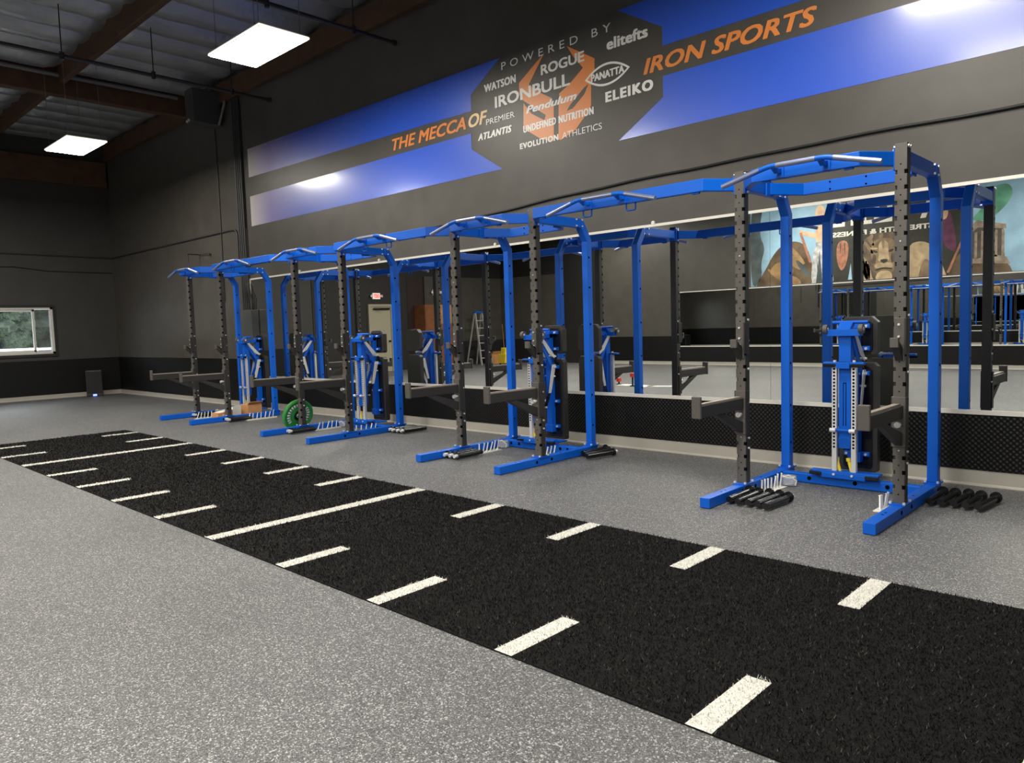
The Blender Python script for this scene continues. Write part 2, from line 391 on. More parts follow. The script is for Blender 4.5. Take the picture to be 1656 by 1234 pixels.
# ------------------------------------------------------------------ lamps (suspended LED panels)
def make_lamp(x, y, label):
    e = empty('ceiling_lamp', (x, y, 4.62), 0, label, 'ceiling lamp', 'suspended LED panels')
    mb = MB(); mb.box(-.60, .60, -.30, .30, .004, .05, LAMPH); mb.box(-.2, .2, -.06, .06, .05, .10, LAMPH); mb.build('housing', e, bevel=.01)
    mb = MB(); mb.add([(-.585, -.285, 0), (.585, -.285, 0), (.585, .285, 0), (-.585, .285, 0)], [(0, 3, 2, 1)], DIFF); mb.build('diffuser', e)
    mb = MB()
    for a in ((-.602, .602, -.303, -.3005), (-.602, .602, .3005, .303), (-.6045, -.602, -.303, .303), (.602, .6045, -.303, .303)): mb.box(a[0], a[1], a[2], a[3], .008, .030, EDGE)
    mb.build('edge_lens', e)
    for sx, sy in ((-.5, -.25), (.5, -.25), (.5, .25), (-.5, .25)):
        mb = MB(); mb.cyl((sx, sy, .05), (sx, sy, 1.45), .004, PIPEG, 5); mb.build('hanging_wire', e)
    return e
l0 = make_lamp(-8.1, 4.46, 'large bright rectangular lamp hanging nearest, above the blue banner end')
def lamp(x, y, label): return copy_tree(l0, (x, y, 4.62), label=label)
lamp(-14.2, 4.36, 'smaller looking bright rectangular lamp hanging farther away toward the far wall')
ROWS = [(-2.0, 4.46, 'lamp hanging over the nearest rack, seen as glare on the banner right end')]
ROWS += [(-14.5, 1.6, 'farthest lamp of the second row from the banner wall'), (-8.05, 1.72, 'second farthest lamp of the second row from the banner wall'), (-2.0, 2.0, 'third lamp of the second row from the banner wall')]
for y, nm in ((-.45, 'centre line'), (-2.9, 'far side'), (-5.3, 'opposite mirror')):
    for x, d in ((-14.2, 'farthest'), (-8.1, 'second farthest'), (-2.0, 'third farthest'), (4.1, 'nearest')):
        ROWS.append((x, y, '%s rectangular lamp of the row over the %s' % (d, nm)))
for r in ROWS: lamp(*r)

# ------------------------------------------------------------------ window in the far wall
mb = MB(); X = FX
def fr(y0, y1, z0, z1, t=.05, x0=-.16, x1=-.02):
    mb.box(X + x0, X + x1, y0, y1, z0, z0 + t, TRIMW); mb.box(X + x0, X + x1, y0, y1, z1 - t, z1, TRIMW)
    mb.box(X + x0, X + x1, y0, y0 + t, z0, z1, TRIMW); mb.box(X + x0, X + x1, y1 - t, y1, z0, z1, TRIMW)
fr(WN0, WN1, WZ0, WZ1); fr(WN0 + .05, 4.97, WZ0 + .05, WZ1 - .05, .045, -.10, -.05)
wn = struct(mb.build('window_1'))
mb = MB(); mb.box(X - .09, X - .085, WN0 + .09, 4.93, WZ0 + .09, WZ1 - .09, GLASS); mb.box(X - .13, X - .125, 4.93, WN1 - .05, WZ0 + .05, WZ1 - .05, GLASS); mb.build('window_pane', wn)
mb = MB(); mb.box(X - .025, X - .0, WN1, WN1 + .05, WZ0 - .05, WZ1 + .05, WALLB); mb.box(X - .0, X + .02, WN0, WN1 + .05, WZ1, WZ1 + .05, WALLB); mb.box(X, X + .04, WN0, WN1 + .05, WZ0 - .06, WZ0, WALLB); mb.box(X, X + .02, WN1, WN1 + .05, WZ0, WZ1, WALLB)
mb.build('window_frame', wn)
mb = MB()
for k in range(46):
    y = 4.99 + k * .0065
    mb.box(X - .060, X - .058, y, y + .0035, WZ0 + .06, WZ1 - .06, SCREEN)
mb.build('window_screen', wn)
# outside
mb = MB(); mb.box(FX - 14, FX - .25, -6, 14, .95, 1.13, PAVE); struct(mb.build('terrain'))
bm = bmesh.new(); bmesh.ops.create_grid(bm, x_segments=90, y_segments=24, size=1)
me = bpy.data.meshes.new('hedge')
for v in bm.verts:
    yy = v.co.x * 8 + 4; zz = (v.co.y + 1) * 1.6 + 1.12
    d = noise.fractal(Vector((yy * 2.0, zz * 2.0, 0)), 1, 2, 4) * .45
    v.co = Vector((FX - 7.5 + d - .25 * zz, yy, zz))
bm.to_mesh(me); bm.free(); me.materials.append(FOLI)
hd = bpy.data.objects.new('hedge', me); COL.objects.link(hd); tag(hd, 'sunlit green hedge outside the far window', 'hedge', kind='stuff')

# ------------------------------------------------------------------ wall services
mb = MB()
for x in (-13.16, -13.09, -13.02, -12.95): mb.tube([(x, WY - .035, 1.75), (x, WY - .035, 5.6)], .022, PIPE, 8)
mb.box(-13.19, -12.92, WY - .02, WY - .0015, 3.3, 5.5, PIPE)
tag(mb.build('conduit_pipe'), 'bundle of black vertical conduits beside the left end of the blue banner', 'pipe')
mb = MB(); mb.box(-12.99, -12.93 + .28, WY - .16, WY - .014, 1.18, 1.80, BOXG)
tag(mb.build('electrical_box', bevel=.01), 'dark grey electrical box under the black conduits at the mirror edge', 'electrical box')
mb = MB()
for k in range(4):
    mb.tube([(-12.97 + .05 * k, WY - .05, 1.8), (-12.98 + .06 * k, WY - .06, 2.0), (-13.02 + .03 * k, WY - .035, 2.3)], .010, CABLE, 6)
tag(mb.build('wire_bundle'), 'loose wires entering the dark grey electrical box', 'wires')
def cable(label, pts, r, mt=CABLE):
    mb = MB(); mb.tube(pts, r, mt, 7); return tag(mb.build('wall_cable'), label, 'cable')
pts = []
CP = [(-12.95, 2.635), (-10.5, 2.655), (-7.78, 2.715), (-5.9, 2.80), (-4.12, 2.858), (-2.47, 2.874), (-1.1, 2.872), (5, 2.86)]
for i in range(80):
    x = -12.95 + i * .22
    for (xa, za), (xb, zb) in zip(CP, CP[1:]):
        if xa <= x <= xb: base = za + (zb - za) * (x - xa) / (xb - xa)
    pts.append((x, WY - .016, base + .005 * math.sin(x * 2.1) + .004 * math.sin(x * 5.3)))
cable('long black cable running along the wall under the blue banner', pts, .014)
mb = MB(); mb.box(-13.06, -12.90, WY - .09, WY, 2.52, 2.74, BOXG); tag(mb.build('junction_box', bevel=.008), 'small black junction box at the far end of the long wall cable', 'junction box')
cable('thin conduit bending down beside the vertical conduits, left of the banner', [(FX, WY - .02, 3.31), (-13.6, WY - .02, 3.31), (-13.35, WY - .02, 3.30), (-13.27, WY - .02, 3.22), (-13.27, WY - .02, 2.5)], .014, PIPE)
cable('straight dark conduit across the far wall above the window', [(FX + .02, -1, 3.36), (FX + .02, 3, 3.34), (FX + .02, WY - .03, 3.31)], .014, PIPE)
cable('thin sagging cable on the far wall below the straight conduit', [(FX + .02, 1.5, 3.02), (FX + .02, 3.6, 2.98), (FX + .02, 4.6, 3.04), (FX + .02, 5.3, 2.96), (FX + .02, WY - .03, 2.95)], .009, CABLE)
cable('pair of slim vertical wires on the wall left of the conduits', [(-13.95, WY - .012, 2.0), (-13.92, WY - .012, 4.3), (-13.95, WY - .012, 5.5)], .010, PIPE)
mb = MB(); mb.tube([(-14.92, WY, 2.98), (-14.92, WY - .25, 2.98), (-14.92, WY - .25, 2.55)], .014, PIPE); mb.cyl((-14.45, WY, 2.95), (-14.45, WY - .05, 2.95), .028, WALLM); mb.tube([(-14.92, WY - .04, 2.98), (-14.45, WY - .04, 2.96)], .006, PIPE)
tag(mb.build('wall_bracket'), 'thin metal bracket on the wall above the farthest rack', 'bracket')

# ------------------------------------------------------------------ wall banner
def decal(name, pts, mt, label, cat, depth=.002, parent=None, y=WY, sgn=-1):
    mb = MB(); mb.prism(pts, 1, y - .001, y - .001 + sgn * depth, mt)
    o = mb.build(name, parent)
    if label: tag(o, label, cat)
    return o
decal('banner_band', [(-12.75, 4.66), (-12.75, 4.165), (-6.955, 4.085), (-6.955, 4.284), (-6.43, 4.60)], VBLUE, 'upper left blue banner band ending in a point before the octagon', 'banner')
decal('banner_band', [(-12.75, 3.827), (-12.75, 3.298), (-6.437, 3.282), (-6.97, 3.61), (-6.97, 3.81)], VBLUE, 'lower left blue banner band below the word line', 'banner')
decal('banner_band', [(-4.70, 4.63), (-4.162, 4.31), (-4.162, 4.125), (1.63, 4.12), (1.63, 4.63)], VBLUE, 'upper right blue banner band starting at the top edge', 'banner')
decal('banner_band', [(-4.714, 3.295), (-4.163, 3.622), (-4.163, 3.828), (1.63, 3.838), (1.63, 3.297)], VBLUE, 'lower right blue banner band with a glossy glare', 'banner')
e = empty('wall_emblem', (0, WY, 0), 0, 'orange horned bull head emblem in the middle of the black octagon', 'emblem')
faceL = [(-5.718, 4.472), (-6.124, 4.231), (-6.129, 4.111), (-6.074, 4.02), (-5.724, 3.775), (-5.746, 3.721), (-5.941, 3.836), (-6.064, 3.984), (-6.076, 3.693), (-5.796, 3.514), (-5.613, 3.461), (-5.599, 3.853), (-5.626, 3.942), (-5.817, 4.054), (-5.97, 4.175)]
faceR = [(-5.39, 4.455), (-5.011, 4.224), (-5.015, 4.097), (-5.063, 4.009), (-5.071, 3.738), (-5.119, 3.676), (-5.295, 3.522), (-5.512, 3.452), (-5.542, 3.466), (-5.528, 3.853), (-5.514, 3.969), (-5.355, 4.043), (-5.17, 4.165), (-5.298, 4.313)]
slotR = [(-5.101, 3.975), (-5.16, 3.88), (-5.325, 3.764), (-5.413, 3.753), (-5.363, 3.809), (-5.167, 3.947)]
decal('left_half', faceL, VORANGE, None, None, .002, e, 0); decal('right_half', faceR, VORANGE, None, None, .002, e, 0)
decal('eye_slot', slotR, WALLM, None, None, .003, e, 0)

def text_obj(name, s, x0, x1, z, cap, mt, label=None, cat='lettering', y=WY - .003, shear=0.0, bold=0.0, space=1.0, flip=False, parent=None):
    """vinyl lettering on a wall; spans x0..x1, baseline z, height cap"""
    cu = bpy.data.curves.new(name, 'FONT'); cu.body = s; cu.size = 1; cu.shear = shear; cu.space_character = space; cu.resolution_u = 3
    tmp = bpy.data.objects.new(name + '_t', cu); COL.objects.link(tmp)
    dg = bpy.context.evaluated_depsgraph_get(); dg.update()
    me = bpy.data.meshes.new_from_object(tmp.evaluated_get(dg)); bpy.data.objects.remove(tmp)
    xs = [v.co.x for v in me.vertices]; ys = [v.co.y for v in me.vertices]
    a, b = min(xs), max(xs); lo = 0.0; hh = max(ys)
    sg = 1 if x1 > x0 else -1; d = 1 if flip else -1
    mb = MB(); bx = bold * .5
    shifts = [(0, 0)] if not bold else [(-bx, -bx * .5), (bx, -bx * .5), (-bx, bx * .5), (bx, bx * .5), (0, 0)]
    for k, (sx, sz) in enumerate(shifts):
        vs = [(x0 + sg * bx + (x1 - x0 - 2 * sg * bx) * (v.co.x - a) / (b - a) + sx, d * .0004 * (k + 1), z + bx * .5 + v.co.y / hh * (cap - bx) + sz) for v in me.vertices]
        fs = [list(p.vertices) for p in me.polygons]
        mb.add(vs, fs, mt)
    bpy.data.meshes.remove(me)
    o = mb.build(name); o.location = (0, y, 0)
    if parent: o.parent = parent; o.location = (0, y - parent.location.y, 0)
    if label: tag(o, label, cat)
    return o
LW = 'wall_lettering'
text_obj(LW, 'POWERED BY', -6.407, -4.790, 4.448, .088, WHITEL, 'thin wide spaced white words along the top of the octagon', space=1.7)
text_obj(LW, 'elitefts', -4.847, -4.331, 4.262, .118, WHITEL, 'white lower case word at the upper right of the octagon', bold=0.016, space=1.05)
text_obj(LW, 'ROGUE', -5.779, -5.149, 4.233, .112, WHITEL, 'white word between the tips of the bull horns', bold=0.012, space=1.0)
text_obj(LW, 'WATSON', -6.713, -6.174, 4.251, .094, WHITEL, 'white heavy word at the upper left of the octagon', bold=0.013, space=1.08)
text_obj(LW, 'IRONBULL', -6.535, -5.355, 4.027, .135, WHITEL, 'largest white word across the left bull horn', bold=0.014, space=1.0)
text_obj(LW, 'Pendulum', -6.026, -5.265, 3.850, .085, WHITEL, 'white slanted word across the bull forehead', bold=0.012, shear=.3, space=1.02)
text_obj(LW, 'PREMIER', -6.696, -6.213, 3.857, .068, WHITEL, 'small thin white word at the left end of the octagon middle', bold=0.0000)
text_obj(LW, 'ATLANTIS', -6.850, -6.264, 3.692, .084, WHITEL, 'white slanted heavy word at the lower left of the octagon', bold=0.013, shear=.25, space=1.15)
text_obj(LW, 'UNDEFINED NUTRITION', -6.079, -5.037, 3.641, .082, WHITEL, 'narrow white words across the bull muzzle', bold=0.011, space=1.15)
text_obj(LW, 'EVOLUTION', -6.141, -5.542, 3.460, .068, WHITEL, 'bold small white word at the bottom left under the bull head', bold=0.012, space=1.2)
text_obj(LW, 'ATHLETICS', -5.490, -4.932, 3.462, .068, WHITEL, 'thin small white word at the bottom right under the bull head', bold=0.0000)
text_obj(LW, 'ELEIKO', -4.877, -4.277, 3.726, .108, WHITEL, 'bold white word at the lower right of the octagon', bold=0.018, space=1.2)
text_obj(LW, 'OF', -7.012, -6.671, 3.882, .160, VCREAM, 'pale cream slanted word overlapping the left edge of the octagon', shear=.25, bold=0.016, space=1.02)
text_obj(LW, 'THE MECCA', -8.584, -7.06, 3.882, .160, VORANGE, 'orange slanted words on the black strip left of the octagon', shear=.25, bold=0.016, space=1.02)
text_obj(LW, 'IRON SPORTS', -4.391, -2.620, 3.893, .156, VORANGE, 'orange slanted words on the black strip right of the octagon', shear=.25, bold=0.016, space=1.02)
e = empty('wall_lettering', (0, WY, 0), 0, 'white word inside a pointed oval outline at the right of the bull', 'lettering')
n = 28; out = []; inn = []
for k in range(n + 1):
    t = -1 + 2 * k / n; cx = -4.851; out.append((cx + .295 * t, 4.019 + .118 * (1 - t * t)))
    inn.append((cx + .262 * t, 4.019 + .095 * (1 - t * t)))
mb = MB()
for sg in (1, -1):
    po = [(x, 4.019 + sg * (z - 4.019)) for x, z in out]; pi = [(x, 4.019 + sg * (z - 4.019)) for x, z in inn]
    for k in range(n): mb.prism([po[k], po[k + 1], pi[k + 1], pi[k]], 1, -.002, -.005, WHITEL)
mb.build('oval_outline', e)
text_obj('lettering', 'PANATTA', -5.063, -4.625, 3.982, .078, WHITEL, None, bold=0.01, parent=e, space=1.0)

# ------------------------------------------------------------------ turf strip with yard marks
TX0, TX1, TY0, TY1, TH = -11.74, 3.2, 2.15, 4.0, .014
tf = empty('turf_strip', (0, 0, 0), 0, 'long black artificial turf strip with white distance marks', 'turf')
MARKS = []
for k in range(-7, 8):
    x = -4.895 + .9144 * k
    if k % 5 == 0: MARKS.append((x - .02 - .058, x - .02 + .058, TY0, TY1))
    else: MARKS += [(x - .05, x + .05, TY0, TY0 + .455), (x - .05, x + .05, TY1 - .46, TY1)]
mb = MB(); mb.box(TX0, TX1, TY0, TY1, .001, .007, TURFM)
rnd = random.Random(3)
bl = {}
def mark_at(x, y):
    for i, (a, b, c, d) in enumerate(MARKS):
        if a <= x <= b and c - .01 <= y <= d + .01: return i
    return -1
white = [MB() for _ in MARKS]
for i, (a, b, c, d) in enumerate(MARKS): white[i].box(a, b, c, d, .0071, .0085, TURFW)
def blades(x0, x1, dens, wd):
    for _ in range(int((x1 - x0) * (TY1 - TY0) * dens)):
        x = rnd.uniform(x0, x1); y = rnd.uniform(TY0, TY1); i = mark_at(x, y)
        t = rnd.uniform(0, 6.283); c, s_ = math.cos(t) * wd, math.sin(t) * wd
        lx, ly = rnd.uniform(-.009, .009), rnd.uniform(-.009, .009); h = rnd.uniform(.012, .020)
        tgt = white[i] if i >= 0 else mb
        mt = TURFW if i >= 0 else (TURFG if rnd.random() < .09 else TURFB)
        tgt.add([(x - c, y - s_, .006), (x + c, y + s_, .006), (x + lx + c * .4, y + ly + s_ * .4, h), (x + lx - c * .4, y + ly - s_ * .4, h)], [(0, 1, 2, 3)], mt)
blades(-4.2, .6, 9000, .0020); blades(-8.0, -4.2, 5000, .003); blades(TX0, -8.0, 3000, .004); blades(.6, TX1, 1500, .004)
mb.build('turf_pile', tf)
for wmb in white:
    o = wmb.build('distance_mark', tf); o['label'] = 'white turf mark'

# ------------------------------------------------------------------ racks
FY = 5.4375         # line of the front posts
HW = .568           # half distance between posts
RX = [-11.992, -8.646, -5.391, -2.130]
RN = ['farthest', 'second farthest', 'second nearest', 'nearest']
PT = .0375
HT = 2.485
def bolt(mb, p, d, r=.012):
    p = Vector(p); d = Vector(d); mb.cyl(p, p + d * .010, r, CHROME, 8)
def make_rack(cx, label):
    e = empty('power_rack', (cx, FY, 0), 0, label, 'squat rack', 'blue and charcoal racks along the mirror wall')
    for s in (-1, 1):
        x = s * HW
        # foot
        mb = MB(); mb.box(x - PT - .002, x + PT + .002, -.615, .875, .004, .078, BLUE)
        for yy in (-.1, .12): mb.cyl((x + PT + .001, yy, .042), (x + PT + .0035, yy, .042), .016, HOLE, 10)
        for yy in (-.36, -.30, .3): mb.cyl((x, yy, .077), (x, yy, .0785), .010, HOLE, 8)
        mb.build('foot', e, bevel=.006)
        # charcoal upright with a notched front face
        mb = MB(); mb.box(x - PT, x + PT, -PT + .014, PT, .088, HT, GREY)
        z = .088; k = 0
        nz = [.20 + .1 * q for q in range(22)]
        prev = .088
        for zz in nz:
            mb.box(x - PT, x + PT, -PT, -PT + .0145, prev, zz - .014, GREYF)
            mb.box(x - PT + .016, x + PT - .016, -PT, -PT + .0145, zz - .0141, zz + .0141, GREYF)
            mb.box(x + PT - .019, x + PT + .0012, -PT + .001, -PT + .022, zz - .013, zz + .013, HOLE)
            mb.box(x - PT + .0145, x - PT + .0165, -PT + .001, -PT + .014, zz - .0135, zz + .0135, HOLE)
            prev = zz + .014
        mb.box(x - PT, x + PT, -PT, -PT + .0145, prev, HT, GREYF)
        for q in range(23):
            zz = .15 + .1 * q
            mb.cyl((x, -PT + .001, zz), (x, -PT - .0012, zz), .005, CHROME if q % 7 == 3 else HOLE, 8)
        for zz in (.36, .44, .72, .98, 1.20, 1.36): bolt(mb, (x + PT, .012, zz), (1, 0, 0), .009)
        for yy in (-.02, .02): bolt(mb, (x + PT, yy, HT - .02), (1, 0, 0), .010); bolt(mb, (x - PT, yy, HT - .02), (-1, 0, 0), .010)
        up = mb.build('upright', e, bevel=.0035)
        mb = MB(); mb.box(x - .052, x + .052, -.075, .075, .078, .088, BLUE)
        for sx in (-1, 1):
            for sy in (-1, 1): mb.cyl((x + sx * .043, sy * .062, .088), (x + sx * .043, sy * .062, .102), .010, CHROME, 8)
        mb.build('base_plate', up)
        # blue rear post bending forward at the top
        mb = MB(); mb.rtube([(x, .8125, .088), (x, .8125, 2.225), (x, .70, 2.395), (x, .66, 2.395)], .075, .075, (1, 0, 0), BLUE)
        for zz in (.30, .62, .98, 1.36, 1.74, 2.05):
            for sx in (-1, 1): mb.cyl((x + sx * PT, .80, zz), (x + sx * (PT + .0012), .80, zz), .012, HOLE, 10)
        rp = mb.build('rear_post', e, bevel=.006)
        mb = MB(); mb.box(x - .052, x + .052, .745, .88, .078, .090, BLUE)
        for sx in (-1, 1):
            for sy in (.76, .865): mb.cyl((x + sx * .043, sy, .09), (x + sx * .043, sy, .104), .010, CHROME, 8)
        mb.build('base_plate', rp)
        mb = MB(); mb.box(x - PT + .004, x + PT - .004, PT + .008, .665, 2.348, 2.438, BLUE)
        mb.box(x - PT, x + PT, PT, PT + .009, 2.32, 2.46, BLUE); mb.box(x - PT - .002, x + PT + .002, .655, .668, 2.345, 2.442, BLUE)
        for zz in (2.362, 2.425):
            for yy in (.61, .70): bolt(mb, (x + PT - .003, yy, zz), (1, 0, 0), .009)
        mb.build('side_beam', e, bevel=.005)
    # base cross member
    mb = MB(); mb.box(-HW + PT, HW - PT, .62, .695, .004, .078, BLUE)
    for xx in (-.42, -.30, .06, .30, .40): mb.cyl((xx, .62, .045), (xx, .6185, .045), .017, HOLE, 12)
    for s in (-1, 1): mb.box(s * (HW - PT) - .006, s * (HW - PT) + .006, .60, .72, .004, .082, BLUE)
    mb.build('base_crossmember', e, bevel=.005)
    # bowed front and rear beams
    front_beam(e, -HW + PT, HW - PT, .17, -.21, 'front_beam')
    mb = MB(); a = HW - PT; pts = [(-a, .40, 2.393), (-a + .17, .66, 2.393), (a - .17, .66, 2.393), (a, .40, 2.393)]
    mb.rtube(pts, .092, .05, (0, 0, 1), BLUE)
    for s in (-1, 1): mb.obox((s * (a - .006), .395, 2.393), (.012, .12, .12), Matrix.Rotation(0, 3, 'Z'), BLUE)
    for xx in (-.14, .13): 
        for zz in (2.365, 2.42): mb.cyl((xx, .635, zz), (xx, .6335, zz), .008, HOLE, 8)
    mb.build('rear_beam', e, bevel=.004)
    pullup(e, 0, .19, .545)
    return e
def front_beam(e, xa, xb, inset, bow, name):
    mb = MB(); pts = [(xa + .01, 0, 2.393), (xa + inset, bow, 2.393), (xb - inset, bow, 2.393), (xb - .01, 0, 2.393)]
    mb.rtube(pts, .094, .05, (0, 0, 1), BLUE)
    for x_, sg in ((xa, 1), (xb, -1)):
        mb.box(min(x_, x_ + sg * .011), max(x_, x_ + sg * .011), -.036, .036, 2.315, 2.465, BLUE)
        for zz in (2.33, 2.45): bolt(mb, (x_ + sg * .010, 0, zz), (sg, 0, 0), .011)
    # small tabs below the beam
    for xx in (xa + inset + .09, xb - inset - .06): mb.box(xx - .03, xx + .03, bow - .012, bow + .012, 2.333, 2.347, BLUE)
    return mb.build(name, e, bevel=.004)
def pullup(e, xc, half, full, y=-.345, z=2.418):
    mb = MB(); mb.tube([(xc - full, y, z - .088), (xc - half - .02, y, z - .004), (xc - half + .02, y, z), (xc + half - .02, y, z), (xc + half + .02, y, z - .004), (xc + full, y, z - .088)], .0175, BLUE, 12)
    o = mb.build('pull_up_bar', e)
    for p, q in (((xc - full - .001, y, z - .0882), (xc - half - .07, y, z - .0145)), ((xc - half + .05, y, z), (xc + half - .06, y, z)), ((xc + half + .06, y, z - .0125), (xc + full + .001, y, z - .0882))):
        g = MB(); g.tube([p, q], .0184, STEELB, 14); gr = g.build('grip', o)
    for s in (-1, 1):
        mb = MB(); x = xc + s * (half - .03)
        mb.rtube([(x, y, z - .005), (x, y + .05, z - .03), (x, -.23, 2.40)], .03, .03, (1, 0, 0), BLUE); mb.box(x - .03, x + .03, -.245, -.234, 2.35, 2.44, BLUE)
        mb.build('bar_bracket', o)
    return o
RACKS = [make_rack(RX[3], 'nearest blue and charcoal squat rack, at the right, standing in front of the mirror')]
DESC = {2: 'second nearest squat rack, joined by a bowed beam to the nearest one', 1: 'third squat rack back, with the green plate at its left post', 0: 'farthest squat rack, with cardboard boxes on the floor inside it'}
for i in (2, 1, 0): copy_tree(RACKS[0], (RX[i], FY, 0), label=DESC[i])
# bridges between the racks
def make_bridge(i, label):
    xa = RX[i] + HW + PT; xb = RX[i + 1] - HW - PT; xc = (xa + xb) / 2
    e = empty('bridge_beam', (xc, FY, 0), 0, label, 'pull-up beam', 'bowed beams joining neighbouring racks')
    h = (xb - xa) / 2
    front_beam(e, -h, h, .17, -.21, 'bowed_beam')
    pullup(e, -.04, .21, .555)
    for s in (-1, 1):
        mb = MB(); x = -.03 + s * .225
        mb.tube([(x - .045, -.21, 2.352), (x - .045, -.21, 2.300), (x - .035, -.21, 2.290), (x + .035, -.21, 2.290), (x + .045, -.21, 2.300), (x + .045, -.21, 2.352)], .007, BLUE, 8)
        mb.build('band_loop', e)
    return e
b0 = make_bridge(2, 'bowed blue beam with bar joining the nearest rack to the second nearest')
copy_tree(b0, ((RX[1] + RX[2]) / 2, FY, 0), label='bowed blue beam with bar joining the second nearest rack to the third')
copy_tree(b0, ((RX[0] + RX[1]) / 2, FY, 0), label='bowed blue beam with bar joining the two farthest racks')

# J cups and spotter arms
def make_jcup(x, label):
    e = empty('j_cup', (x, FY - PT, 0), 0, label, 'barbell hook', 'charcoal hooks on the rack posts')
    mb = MB(); mb.box(-.030, .034, -.012, -.0015, 1.06, 1.345, GREYF); mb.box(.039, .050, -.03, .05, 1.10, 1.34, GREY); mb.box(.030, .050, -.012, -.0015, 1.10, 1.34, GREY); mb.build('back_plate', e, bevel=.003)
    mb = MB(); mb.prism([(-.012, 1.06), (-.012, 1.14), (-.085, 1.185), (-.105, 1.185), (-.105, 1.16)], 0, -.024, .024, GREY); mb.box(-.026, .026, -.118, -.092, 1.15, 1.215, GREYF); mb.build('lip', e, bevel=.003)
    mb = MB(); mb.prism([(-.012, 1.141), (-.012, 1.155), (-.090, 1.200), (-.090, 1.187)], 0, -.02, .02, BLACK); mb.build('wear_pad', e)
    mb = MB()
    for zz in (1.17, 1.22, 1.30): bolt(mb, (.0, -.012, zz), (0, -1, 0), .008)
    mb.build('bolt', e)
    return e
def make_arm(x, label):
    e = empty('spotter_arm', (x, FY - PT, 0), 0, label, 'safety arm', 'charcoal spotter arms on the racks')
    mb = MB(); mb.box(-.043, .043, -.012, -.0015, .475, .815, GREYF); mb.box(.0388, .048, -.012, .045, .475, .815, GREY); mb.box(-.048, -.0388, -.012, .045, .475, .815, GREY); mb.build('sleeve', e, bevel=.003)
    mb = MB(); mb.box(-.030, .030, -.660, -.012, .672, .758, GREY); mb.build('arm_tube', e, bevel=.004)
    mb = MB(); mb.box(-.036, .036, -.685, -.660, .668, .828, GREYF); mb.build('end_stop', e, bevel=.006)
    mb = MB(); mb.box(-.028, .012, -.655, -.02, .7585, .770, WOODS); mb.build('wear_strip', e)
    mb = MB(); mb.prism([(-.012, .485), (-.012, .575), (-.33, .672), (-.43, .672)], 0, -.024, .024, GREY); mb.build('brace', e, bevel=.003)
    mb = MB(); mb.cyl((.008, -.012, .632), (.008, -.045, .632), .011, CHROME); mb.tube([(.008, -.040, .632), (.008, -.046, .632), (.008, -.062, .632), (.008, -.068, .632)], .0205, CHROME, 14); mb.build('lock_pin', e)
    return e
sides = {-1: 'left', 1: 'right'}
j0 = a0 = None
for i in (3, 2, 1, 0):
    for s in (-1, 1):
        x = RX[i] + s * HW
        jl = 'charcoal bar hook on the %s post of the %s rack' % (sides[s], RN[i]); al = 'charcoal spotter arm jutting from the %s post of the %s rack' % (sides[s], RN[i])
        if j0 is None: j0 = make_jcup(x, jl); a0 = make_arm(x, al)
        else: copy_tree(j0, (x, FY - PT, 0), label=jl); copy_tree(a0, (x, FY - PT, 0), label=al)

